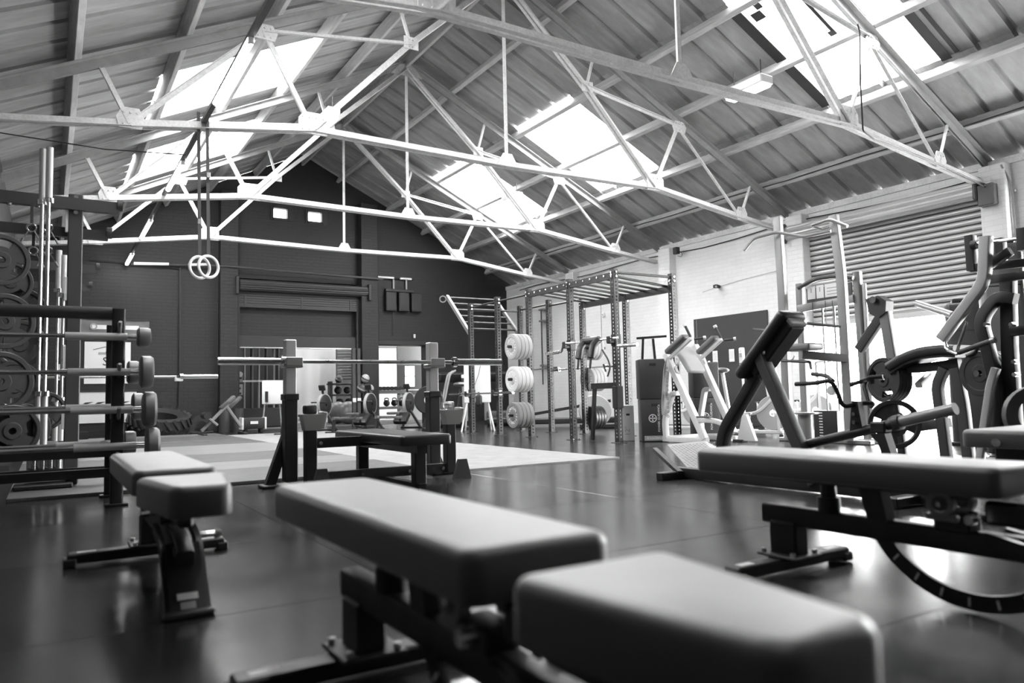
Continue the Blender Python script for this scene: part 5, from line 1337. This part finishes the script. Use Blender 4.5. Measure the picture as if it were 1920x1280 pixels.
for x0, x1, z in ((0.05, 0.75, 0.02), (1.15, 1.55, 0.06)): MB().cyl((x0, -0.02-0.05*x0, z), (x1, -0.02-0.08*x1, z+0.025), 0.034, 10).build('white_section', 'lamp_white', t)
t = thing('fuse_boxes', 'three dark electrical boxes in a row high on the back wall', 'electrical box', (7.95, YB-0.08, 2.95))
for i, x in enumerate((-0.36, 0.0, 0.36)):
    bo = MB().rbox((x, 0, 0.25), (0.29, 0.15, 0.50), 0.012, 1).build('box', 'dark_paint', t)
    MB().rbox((x, -0.078, 0.25), (0.24, 0.008, 0.44), 0.003, 1).build('lid', 'dark_paint', bo)
MB().rbox((-0.1, 0.02, 0.55), (0.80, 0.10, 0.08), 0.01, 1).build('trunking', 'dark_paint', t)
for x in (-0.26, 0.10): MB().cyl((x, 0.02, 0.58), (x, 0.02, 0.86), 0.025, 8).build('conduit', 'print_grey', t)
MB().cyl((-0.28, 0.03, 0.0), (-0.28, 0.03, -0.65), 0.008, 6).build('lead', 'cable', t)
t = thing('light_fitting', 'white strip fitting above the electrical boxes', 'lamp', (7.75, YB-0.06, 3.83))
for x0, x1 in ((-0.55, -0.05), (0.12, 0.45)): MB().rbox(((x0+x1)/2, 0, 0), (x1-x0, 0.06, 0.05), 0.01, 1).build('tube_cover', 'lamp_white', t)
MB().rbox((-0.05, 0.02, 0.0), (1.15, 0.04, 0.03), 0.01, 1).build('rail', 'dark_paint', t)
t = thing('alarm_box', 'tiny white box above the far doorway', 'switch box', (8.261, 18.300, 2.307))
MB().rbox((0, 0, 0), (0.05, 0.04, 0.10), 0.006, 1).build('box', 'plastic_white', t); MB().cyl((0, -0.02, 0.02), (0, -0.026, 0.02), 0.01, 8).build('lamp', 'print_grey', t)
t = thing('wall_sign', 'small white paper sign on the dark wall right of the doorway', 'sign', (9.481, 18.300, 1.179))
MB().box((0, 0, 0), (0.16, 0.006, 0.11)).build('sheet', 'paper', t, 0)
for j in range(3): MB().box((0, -0.004, 0.03-0.03*j), (0.11, 0.001, 0.008)).build('print_line', 'print_grey', t, 0)
# tyres by the wall
def tyre(label, c, R, w_, ax):
    t = thing('tractor_tyre', label, 'tyre', c, 0, 'tractor tyres by the back wall')
    MB().lathe([(R*0.55, -w_*0.35), (R*0.80, -w_*0.5), (R*0.95, -w_*0.42), (R*0.97, 0), (R*0.95, w_*0.42), (R*0.80, w_*0.5), (R*0.55, w_*0.35), (R*0.58, 0)], (0, 0, 0), ax, 36).build('carcass', 'rubber_tyre', t)
    x, y = MB().frame(V(ax)); a_ = V(ax).normalized()
    for i in range(22):
        th = 2*PI*i/22
        for s in (-1, 1):
            c0 = (x*math.cos(th+0.07*s)+y*math.sin(th+0.07*s))
            p0 = c0*R*0.985+a_*s*0.01; c1 = x*math.cos(th+0.07*s+0.22)+y*math.sin(th+0.07*s+0.22); p1 = c1*R*0.93+a_*s*w_*0.46
            MB().bar(p0, p1, R*0.09, R*0.10, c0).build('tread_lug', 'rubber_tyre', t, 0)
    return t
tyre('big tractor tyre lying against the far dark wall', (2.0, 17.42, 0.26), 0.62, 0.42, (0.05, -0.25, 1))
t = thing('rubber_hoop', 'small black arch shaped hoop on the floor by the wall', 'hoop', (2.88, 17.8, 0))
MB().sweep([(0.20*math.cos(PI*k/16), 0, 0.30*math.sin(PI*k/16)+0.04) for k in range(17)], MB.rect(0.12, 0.06), (0, 1, 0)).build('arch', 'rubber_black', t)
MB().rbox((0.0, 0, 0.02), (0.50, 0.25, 0.04), 0.01, 1).build('mat', 'rubber_black', t)
for i, (x, lab) in enumerate(((3.36, 'left'), (3.66, 'right'))):
    t = thing('foam_roller', 'tall dark foam roller standing at the far pier, %s one' % lab, 'foam roller', (x, 17.75, 0), 0, 'foam rollers at the far pier')
    MB().cyl((0, 0, 0), (0, 0, 0.52), 0.12, 20).build('body', 'dark_grey_steel', t)
    MB().lathe([(0.05, 0.52), (0.11, 0.52), (0.11, 0.53), (0.05, 0.53)], (0, 0, 0), (0, 0, 1), 20).build('rim', 'rubber_black', t)
# back extension bench by the opening
t = thing('back_extension_bench', 'grey A shaped back extension bench standing by the far opening', 'bench')
MB().rtube([(2.603, 16.000, 0.108), (3.105, 16.000, 0.634)], 0.06, 0.07, 0, (0, 1, 0), 0.01).build('main_tube', 'grey_steel', t)
MB().rtube([(3.074, 16.000, 0.581), (3.356, 16.000, 0.162)], 0.06, 0.07, 0, (0, 1, 0), 0.01).build('support_tube', 'grey_steel', t)
MB().rtube([(2.664, 15.900, 0.403), (2.885, 15.900, 0.215)], 0.05, 0.06, 0, (0, 1, 0), 0.01).build('foot_tube', 'grey_steel', t)
MB().cyl(V((2.664, 15.900, 0.413))+V((0, -0.2, 0)), V((2.664, 15.900, 0.413))+V((0, 0.2, 0)), 0.07, 16).build('ankle_roller', 'rubber_black', t)
for q in ((3.199, 15.850, 0.685), (3.375, 16.100, 0.671)):
    p = V(q); MB().rbox(p+V((-0.14, 0, -0.02)), (0.36, 0.14, 0.07), 0.02, 2, (0, math.radians(-42), 0)).build('hip_pad', 'vinyl', t)
for q in ((2.623, 16.000, 0.108), (3.387, 16.000, 0.118)): p = V(q); MB().rbox((p.x, p.y, 0.03), (0.08, 0.6, 0.06), 0.01, 1).build('foot', 'black_steel', t)
seat(t, (V((2.974, 16.000, 0.178)).x, 16.0, 0))

# ================================================================== things in the opening and the room behind
# white photo backdrop sheets
for i, (x0, x1, y, lab) in enumerate((((6.279, 22.400, 1.473)[0], (7.519, 22.400, 1.468)[0], 22.4, 'wide white backdrop sheet in the room behind the shutter'), ((8.590, 22.600, 1.471)[0], (9.715, 22.600, 1.467)[0], 22.6, 'white screen seen through the far side doorway'))):
    t = thing('backdrop', lab, 'backdrop', ((x0+x1)/2, y, 0))
    b = MB(); n = 40; vs = []; fs = []; H_ = 3.2 if i == 0 else 2.30
    for k in range(n+1):
        x = (k/n-0.5)*(x1-x0); yy = 0.006*math.sin(k*0.5)*(1 if i == 0 else 0.2)
        vs += [(x, yy, 0.0), (x, yy, H_), (x, yy+0.01, H_), (x, yy+0.01, 0.0)]
    for k in range(n):
        for j in range(4): fs.append((k*4+j, k*4+(j+1) % 4, (k+1)*4+(j+1) % 4, (k+1)*4+j))
    b.add(vs, fs).build('sheet', 'paper', t, 60)
    MB().cyl((-(x1-x0)/2, 0.0, H_+0.02), ((x1-x0)/2, 0.0, H_+0.02), 0.03, 10).build('top_roll', 'grey_steel', t)
    for s in (-1, 1): MB().cyl((s*(x1-x0)/2, 0.05, 0), (s*(x1-x0)/2, 0.05, H_+0.05), 0.025, 10).build('stand', 'black_steel', t)
p0, p1 = V((9.044, 21.000, 1.411)), V((9.481, 21.000, 1.409))
t = thing('rear_door', 'grey door leaf with a small window beyond the side doorway', 'door', ((p0.x+p1.x)/2+0.1, 21.0, 0))
MB().rbox((0, 0, 1.08), (p1.x-p0.x+0.5, 0.05, 2.3), 0.006, 1).build('leaf', 'grey_steel', t)
MB().rbox((0, -0.03, 1.22), (p1.x-p0.x+0.5, 0.01, 0.9), 0.004, 1).build('lower_panel', 'dark_grey_steel', t)
for z0 in (1.02, 1.34): MB().bb(-0.22, 0.08, -0.045, -0.037, z0, z0+0.29).build('pane', 'lit_window', t, 0)
MB().bb(-0.36, 0.3, -0.05, -0.02, 0.90, 0.93).build('sill', 'print_white', t, 0)
# slatted vent shutter
p0, p1 = V((7.418, 22.100, 1.457)), V((7.869, 22.100, 1.456))
t = thing('slatted_blind', 'small pale slatted blind beside the far backdrop', 'blind', ((p0.x+p1.x)/2, 22.1, 1.25))
for i in range(12): MB().rbox((0, 0, 0.05+i*0.085), (p1.x-p0.x, 0.02, 0.06), 0.004, 1, (0.5, 0, 0)).build('slat', 'bumper_light', t)
for s in (-1, 1): MB().bb(s*0.24-0.015, s*0.24+0.015, -0.02, 0.02, -1.25, 1.1).build('side_rail', 'dark_grey_steel', t, 0)
for i, (px, lab) in enumerate((((6.465, 18.000, 1.310), 'left'), ((6.589, 18.000, 1.310), 'right'))):
    t = thing('timber_post', 'grey timber post at the right side of the opening, %s one' % lab, 'post', (px[0], 18.0, 0), 0, 'timber posts at the opening')
    MB().rbox((0, 0, 0.97), (0.085, 0.10, 1.94), 0.01, 1).build('post', 'timber_dark', t)
    MB().bb(-0.045, 0.045, -0.055, -0.045, 0.60, 0.70).build('white_band', 'print_white', t, 0)
def rower(label, loc, rz):
    t = thing('rowing_machine', label, 'rowing machine', loc, rz, 'rowing machines at the far opening')
    k = 0.74
    MB().lathe([(0.04*k, -0.07*k), (0.27*k, -0.07*k), (0.30*k, -0.05*k), (0.30*k, 0.05*k), (0.27*k, 0.07*k), (0.04*k, 0.07*k)], (0, 0, 0.56), (0, 1, 0), 30).build('fan_housing', 'rubber_black', t)
    MB().lathe([(0.305*k, -0.045*k), (0.33*k, -0.045*k), (0.33*k, 0.045*k), (0.305*k, 0.045*k)], (0, 0, 0.56), (0, 1, 0), 30).build('fan_band', 'bumper_light', t)
    for s in (-1, 1): MB().rtube([(0.0, s*0.04, 0.40), (0.14, s*0.22, 0.02)], 0.035, 0.05, 0, (0, 1, 0)).build('front_leg', 'dark_grey_steel', t)
    MB().rbox((0.15, 0, 0.02), (0.06, 0.54, 0.04), 0.01, 1).build('front_foot', 'black_steel', t)
    MB().rtube([(0.0, 0, 0.38), (-0.35, 0, 0.26), (-1.5, 0, 0.30)], 0.05, 0.06, 0.05, (0, 0, 1), 0.008).build('monorail', 'brushed', t)
    MB().rbox((-0.75, 0, 0.36), (0.24, 0.2, 0.06), 0.025, 2).build('seat', 'vinyl', t)
    rl_ = MB().rtube([(-1.45, 0, 0.28), (-1.5, 0, 0.03)], 0.05, 0.05, 0, (0, 1, 0)).build('rear_leg', 'black_steel', t)
    MB().rbox((-1.5, 0, 0.02), (0.06, 0.34, 0.04), 0.01, 1).build('rear_foot', 'black_steel', rl_)
    MB().rbox((-0.34, 0, 0.24), (0.30, 0.30, 0.10), 0.02, 2, (0, -0.7, 0)).build('foot_rest', 'black_steel', t)
    MB().rtube([(-0.03, 0, 0.74), (-0.08, 0, 0.92)], 0.03, 0.04, 0, (0, 1, 0)).build('monitor_arm', 'black_steel', t)
    MB().rbox((-0.09, 0, 0.93), (0.04, 0.15, 0.12), 0.01, 1, (0, -0.3, 0)).build('monitor', 'black_steel', t)
    MB().cyl((-0.22, -0.18, 0.62), (-0.22, 0.18, 0.62), 0.014, 8).build('handle', 'black_steel', t)
    return t
for px, lab in (((5.051, 15.900, 0.597), 'leftmost of three at the far opening'), ((5.972, 15.600, 0.585), 'middle of three at the far opening'), ((6.790, 15.400, 0.600), 'rightmost of three by the side doorway')):
    rower('black rowing machine, '+lab, (px[0], px[1], 0), math.radians(40))
for i, (p, lab) in enumerate((((6.923, 20.600, 0.326), 'left'), ((6.987, 19.900, 0.300), 'right'))):
    t = thing('stability_ball', 'big dark grey exercise ball in the opening, %s one' % lab, 'ball', (p[0], p[1], 0.31), 0, 'exercise balls in the opening')
    MB().ball((0, 0, 0), 0.31, 28).build('ball', 'ball_grey', t); MB().cyl((0, -0.305, 0.0), (0, -0.312, 0.0), 0.02, 10).build('plug', 'bumper_light', t)
pb = V((6.507, 17.300, 1.168))
t = thing('ball_stand', 'black upright stand for medicine balls beside the opening', 'stand', (pb.x, 17.3, 0))
MB().cyl((0, 0.0, 0), (0, 0.0, pb.z-0.1), 0.03, 10).build('pole', 'black_steel', t); MB().rbox((0, 0, 0.02), (0.4, 0.4, 0.04), 0.01, 1).build('base', 'black_steel', t)
for z in (pb.z-0.11, pb.z-0.34): MB().lathe([(0.05, -0.01), (0.09, -0.01), (0.09, 0.01), (0.05, 0.01)], (0.0, 0, z), (0, 0, 1), 16).build('ring', 'black_steel', t)
pr_ = V((7.290, 21.300, 0.962))
for i, (p, r, mt, lab) in enumerate((((6.507, 17.300, 1.168), 0.10, 'ball_light', 'striped medicine ball on top of the ball stand'),
                                     ((6.575, 17.200, 0.921), 0.10, 'ball_light', 'pale medicine ball low on the ball stand'), ((6.373, 17.200, 0.924), 0.11, 'dark_grey_steel', 'dark medicine ball in the middle of the ball stand'),
                                     ((pr_.x-0.12, 21.2, 1.255), 0.11, 'dark_grey_steel', 'dark medicine ball on the tall rack behind the exercise balls'))):
    t = thing('medicine_ball', lab, 'ball', p, 0, 'medicine balls by the opening')
    MB().ball((0, 0, 0), r, 20).build('ball', mt, t)
    MB().lathe([(r*0.6, r*0.80), (r*1.005, r*0.12), (r*1.005, -r*0.12), (r*0.6, r*0.4)], (0, 0, 0), (0.4, -0.5, 1), 24).build('stripe', 'print_dark' if mt == 'ball_light' else 'print_grey', t)
pr_ = V((7.290, 21.300, 0.962))
t = thing('equipment_rack', 'dark crowded equipment rack behind the exercise balls', 'rack', (pr_.x, 21.3, 0))
for x in (-0.35, 0.35): MB().rbox((x, 0, 0.6), (0.06, 0.3, 1.2), 0.01, 1).build('side_post', 'black_steel', t)
for z in (0.45, 0.80, 1.12): MB().rbox((0, 0, z), (0.76, 0.5, 0.05), 0.01, 1).build('shelf', 'black_steel', t)
for i, (x, z, r) in enumerate(((-0.15, 0.92, 0.11), (0.12, 0.92, 0.10), (-0.1, 0.57, 0.11), (0.16, 0.57, 0.11))):
    bb_ = thing('slam_ball', 'black slam ball on the crowded rack, %s' % ['upper left', 'upper right', 'lower left', 'lower right'][i], 'ball', (pr_.x+x, 21.2, z+0.02), 0, 'slam balls on the crowded rack')
    MB().ball((0, 0, 0), r, 16).build('ball', 'rubber_black', bb_)
q0, q1 = V((8.034, 20.600, 0.784)), V((8.983, 20.600, 0.766)); cx_ = (q0.x+q1.x)/2; W_ = q1.x-q0.x
t = thing('kettlebell_rack', 'grey two tier rack in the side doorway', 'rack', (cx_, 20.6, 0))
for z, hh in ((0.86, 0.10), (0.40, 0.08)): MB().rbox((0, 0, z), (W_, 0.34, hh), 0.01, 1).build('shelf', 'grey_steel', t)
for s in (-1, 1): MB().rtube([(s*W_*0.42, 0.1, 0.9), (s*W_*0.30-0.12, -0.1, 0.02)], 0.06, 0.06, 0, (0, 1, 0)).build('leg', 'silver_paint', t)
for i in range(7):
    d_ = thing('dumbbell', 'small dark dumbbell, number %s along the top of the doorway rack' % ['one', 'two', 'three', 'four', 'five', 'six', 'seven'][i], 'dumbbell', (cx_-W_*0.42+i*W_*0.13, 20.55, 0.965), 0, 'dumbbells on the doorway rack')
    MB().cyl((0, -0.10, 0), (0, 0.10, 0), 0.016, 8).build('handle', 'chrome', d_)
    for s in (-1, 1): MB().cyl((0, s*0.08, 0), (0, s*0.16, 0), 0.052, 12).build('head', 'rubber_black', d_)
for i in range(3):
    d_ = thing('kettlebell', 'black kettlebell, %s from the left on the lower doorway shelf' % ['first', 'second', 'third'][i], 'kettlebell', (cx_-0.15+i*0.24, 20.52, 0.445), 0, 'kettlebells on the doorway rack')
    MB().ball((0, 0, 0.09), 0.095, 16).build('bell', 'rubber_black', d_)
    MB().tube([(-0.055, 0, 0.15), (-0.06, 0, 0.235), (0.06, 0, 0.235), (0.055, 0, 0.15)], 0.016, 8, fil=0.05).build('handle', 'rubber_black', d_)
pw = V((4.283, 17.200, 0.870))
t = thing('whiteboard', 'white flip board on a stand in the far opening', 'whiteboard', (pw.x, 17.2, 0))
MB().rbox((0, 0, pw.z), (0.46, 0.03, 0.52), 0.01, 2).build('board', 'paper', t)
for s in (-1, 1): MB().rtube([(s*0.16, 0.02, pw.z-0.2), (s*0.22, 0.05, 0.0)], 0.025, 0.025).build('leg', 'silver_paint', t)
MB().bb(-0.2, 0.2, -0.04, 0.0, pw.z-0.275, pw.z-0.26).build('tray', 'grey_steel', t, 0)
MB().bb(-0.17, -0.11, -0.06, -0.02, pw.z-0.22, pw.z+0.02).build('pen_holder', 'black_steel', t, 0)
p0, p1 = V((4.153, 20.200, 1.399)), V((5.295, 20.200, 1.395))
t = thing('cable_crossover', 'black cable frame with upright tubes inside the far opening', 'gym machine', (p0.x, 20.2, 0))
for i, px in enumerate(((4.311, 20.200, 1.399), (4.499, 20.200, 1.398), (4.674, 20.200, 1.398), (4.865, 20.200, 1.397), (5.058, 20.200, 1.396), (5.169, 20.200, 1.396))):
    MB().cyl((px[0]-p0.x, 0, 0), (px[0]-p0.x, 0, 2.2), 0.04 if i % 2 else 0.03, 10).build('upright', 'grey_steel' if i % 2 == 0 else 'dark_grey_steel', t)
MB().bar((0.0, -0.06, 1.20), (p1.x-p0.x, -0.06, 1.20), 0.03, 0.045).build('cross_tube', 'paper', t, 0)
MB().bar((0.0, 0, 2.2), (p1.x-p0.x, 0, 2.2), 0.06, 0.06).build('top_tube', 'dark_grey_steel', t, 0)
MB().rbox(((p1.x-p0.x)/2, 0, 0.25), (p1.x-p0.x, 0.3, 0.5), 0.02, 1).build('weight_box', 'black_steel', t)
t = thing('wall_print', 'pale printed sheet at the left edge of the far opening', 'poster', (4.165, 20.000, 1.093))
MB().box((0, 0, 0), (0.14, 0.01, 0.50)).build('sheet', 'bumper_light', t, 0)
for j in range(4): MB().box((0.03*math.sin(j*2), -0.007, 0.18-0.13*j), (0.08, 0.002, 0.05)).build('print_patch', 'print_dark', t, 0)
MB().cyl((0.0, 0.01, 0.28), (0.0, -0.01, 0.28), 0.07, 16).build('round_top', 'paper', t)
pq = V((3.789, 16.900, 0.285))
t = thing('storage_crate', 'low black crate with white ends in the far opening', 'crate', (pq.x, 16.9, 0))
MB().rbox((0, 0, 0.20), (0.46, 0.28, 0.24), 0.02, 2).build('body', 'rubber_black', t)
for s in (-1, 1): MB().rbox((s*0.24, 0, 0.20), (0.04, 0.30, 0.26), 0.01, 1).build('end_panel', 'plastic_white', t)
MB().box((0, -0.142, 0.22), (0.16, 0.002, 0.06)).build('label', 'print_white', t, 0)
for s in (-1, 1): MB().rbox((s*0.16, 0, 0.045), (0.06, 0.2, 0.09), 0.01, 1).build('leg', 'black_steel', t)
pz = V((4.402, 21.120, 0.000))
t = thing('low_trestle', 'low black trestle bar lying across the near end of the platforms', 'trestle', (pz.x+0.15, pz.y, 0))
MB().bar((-0.35, 0, 0.10), (1.1, 0, 0.10), 0.06, 0.05).build('bar', 'black_steel', t, 0)
for x in (-0.22, -0.05): MB().rbox((x, 0, 0.04), (0.06, 0.2, 0.08), 0.01, 1).build('foot', 'black_steel', t)
MB().rbox((-0.05, 0, 0.55), (0.05, 0.05, 0.9), 0.008, 1).build('upright', 'black_steel', t)

# exercise bikes and air bike near the doorway, treadmills and screen left of the rig
t = thing('air_bike', 'dark fan bike with a curved white handle right of the bench rack', 'exercise bike', (7.05, 14.1, 0), math.radians(-20))
MB().lathe([(0.05, -0.06), (0.28, -0.06), (0.30, 0), (0.28, 0.06), (0.05, 0.06)], (-0.35, 0, 0.62), (0, 1, 0), 28).build('fan', 'rubber_black', t)
MB().cyl((-0.35, -0.07, 0.62), (-0.35, -0.10, 0.62), 0.10, 18).build('fan_hub', 'plastic_white', t)
MB().rtube([(-0.45, 0, 0.06), (-0.30, 0, 0.5), (0.35, 0, 0.40), (0.4, 0, 0.06)], 0.07, 0.08, 0.1, (0, 1, 0), 0.01).build('frame', 'black_steel', t)
MB().rtube([(0.25, 0, 0.4), (0.32, 0, 0.88)], 0.04, 0.05, 0, (0, 1, 0)).build('seat_post', 'black_steel', t)
MB().ball((0.32, 0, 0.93), 0.13, 14, (1.2, 0.9, 0.4)).build('saddle', 'vinyl', t)
for s in (-1, 1): MB().tube([(-0.1, s*0.2, 0.35), (0.0, s*0.22, 0.8), (0.08, s*0.22, 1.15), (0.20, s*0.22, 1.22)], 0.02, 8, fil=0.15).build('handle_lever', 'bumper_light', t)
for x in (-0.45, 0.42): MB().rbox((x, 0, 0.03), (0.07, 0.55, 0.06), 0.01, 1).build('foot', 'black_steel', t)
MB().rbox((-0.12, 0, 1.08), (0.05, 0.2, 0.14), 0.01, 1).build('console', 'black_steel', t)
def treadmill(label, x, y, rz):
    t = thing('treadmill', label, 'treadmill', (x, y, 0), rz, 'pale treadmills left of the rig')
    MB().rbox((0, 0.4, 0.12), (0.72, 1.7, 0.12), 0.02, 1).build('deck', 'rubber_black', t)
    MB().rbox((0, 0.4, 0.19), (0.5, 1.6, 0.015), 0.004, 1).build('belt', 'black_steel', t)
    MB().rbox((0, -0.38, 0.20), (0.74, 0.32, 0.24), 0.06, 3).build('motor_hood', 'dark_grey_steel', t)
    for s in (-1, 1): MB().rtube([(s*0.36, -0.45, 0.10), (s*0.36, -0.15, 1.05), (s*0.36, 0.1, 1.15)], 0.09, 0.13, 0.15, (1, 0, 0), 0.02).build('side_arm', 'silver_paint', t)
    MB().rbox((0, -0.12, 1.14), (0.78, 0.16, 0.22), 0.03, 2, (-0.4, 0, 0)).build('console', 'black_steel', t)
    MB().cyl((-0.3, -0.55, 0.33), (-0.3, -0.545, 0.33), 0.03, 10).build('badge', 'bumper_light', t)
    return t
treadmill('treadmill with silver arms, left of two behind the screen', 8.05, 15.9, math.radians(150))
treadmill('treadmill with silver arms, right of two behind the screen', 9.25, 15.5, math.radians(150))
t = thing('screen_stand', 'tilted white screen on a thin white trestle left of the rig', 'whiteboard', (7.15, 12.9, 0), math.radians(-30))
MB().rbox((0, 0, 0.98), (0.52, 0.03, 0.86), 0.02, 2, (-0.10, 0, 0)).build('board', 'paper', t)
for s in (-1, 1): MB().cyl((s*0.20, 0, 0.58), (s*0.32, -0.12, 0.0), 0.016, 8).build('leg', 'plastic_white', t)
for s in (-1, 1): MB().cyl((s*0.20, 0.03, 0.58), (s*0.26, 0.35, 0.0), 0.016, 8).build('rear_leg', 'plastic_white', t)
MB().tube([(0.08, -0.04, 1.33), (0.03, -0.05, 1.1), (-0.12, -0.05, 0.72)], 0.006, 6).build('cord', 'cable', t)
MB().rbox((0.09, -0.04, 1.34), (0.09, 0.03, 0.03), 0.01, 1).build('hook', 'black_steel', t)
t = thing('hanging_bag', 'small black bag hanging on the low rig barbell', 'bag', (RX0-0.10, 11.72, 0.5))
MB().rbox((0, 0, 0.1), (0.10, 0.12, 0.20), 0.04, 3).build('body', 'rubber_black', t)
MB().tube([(0, -0.03, 0.19), (0, -0.02, 0.245), (0, 0.02, 0.245), (0, 0.03, 0.19)], 0.006, 6).build('loop', 'strap', t)
# low rowing rail / sled and plates by the white wall
t = thing('ski_sled', 'long low black sled rail on the floor behind the rig', 'sled', (9.4, 13.0, 0), math.radians(-35))
MB().rbox((0, 0, 0.12), (2.6, 0.35, 0.12), 0.02, 1).build('rail', 'black_steel', t)
MB().rtube([(-1.2, 0, 0.2), (0.9, 0, 0.52)], 0.06, 0.07, 0, (0, 1, 0)).build('arm', 'black_steel', t)
for x in (-1.1, 1.1): MB().rbox((x, 0, 0.03), (0.10, 0.6, 0.06), 0.01, 1).build('foot', 'black_steel', t)
t = thing('leg_press_pad', 'white disc shaped wheel guard low behind the rig', 'gym machine', (9.1, 11.7, 0), math.radians(-40))
MB().lathe([(0.05, -0.05), (0.30, -0.05), (0.32, 0), (0.30, 0.05), (0.05, 0.05)], (0, 0, 0.34), (0, 1, 0), 30).build('guard', 'bumper_light', t)
MB().rbox((0.1, 0, 0.05), (0.8, 0.3, 0.10), 0.02, 1).build('base', 'black_steel', t)
MB().rtube([(0.0, 0.08, 0.1), (0.15, 0.08, 0.55)], 0.05, 0.05).build('stay', 'black_steel', t)
for i, (p, d_, lab) in enumerate((((9.600, 14.397, 1.264), (0.12, 0.99, 0), 'curl bar racked on the wall hooks behind the rig'), ((7.820, 10.401, 1.118), (0.0, 1, 0), 'thin steel bar on the far side of the rig'))):
    olympic_bar('barbell', lab, p, d_, 1.9, sleeve=0.30, rs=0.022, rsh=0.013)
t = thing('wall_bar_holder', 'wall mounted vertical steel bar with clamps behind the rig', 'bar holder', (11.100, 16.385, 2.644))
MB().cyl((-0.05, 0, -1.7), (-0.05, 0, 0.30), 0.02, 8).build('bar', 'dark_grey_steel', t)
for z in (0.28, -0.02, -1.2): MB().rbox((0, 0, z), (0.14, 0.22, 0.05), 0.01, 1).build('clamp', 'grey_steel', t)
t = thing('hanging_grip', 'black curved cable grip hanging beside the rig bumper plates', 'grip', (7.700, 9.564, 1.168))
MB().tube([(0, 0.10, 0.22), (0, -0.05, 0.05), (0, -0.10, -0.08), (0, -0.02, -0.22)], 0.014, 8, fil=0.08).build('handle', 'rubber_black', t)
MB().tube([(0, 0.08, -0.02), (0, 0.02, -0.14)], 0.014, 8).build('grip', 'rubber_black', t)
MB().tube([(0, 0.10, 0.22), (0, 0.10, 2.14-V((7.700, 9.564, 1.168)).z)], 0.004, 6).build('cord', 'strap', t)
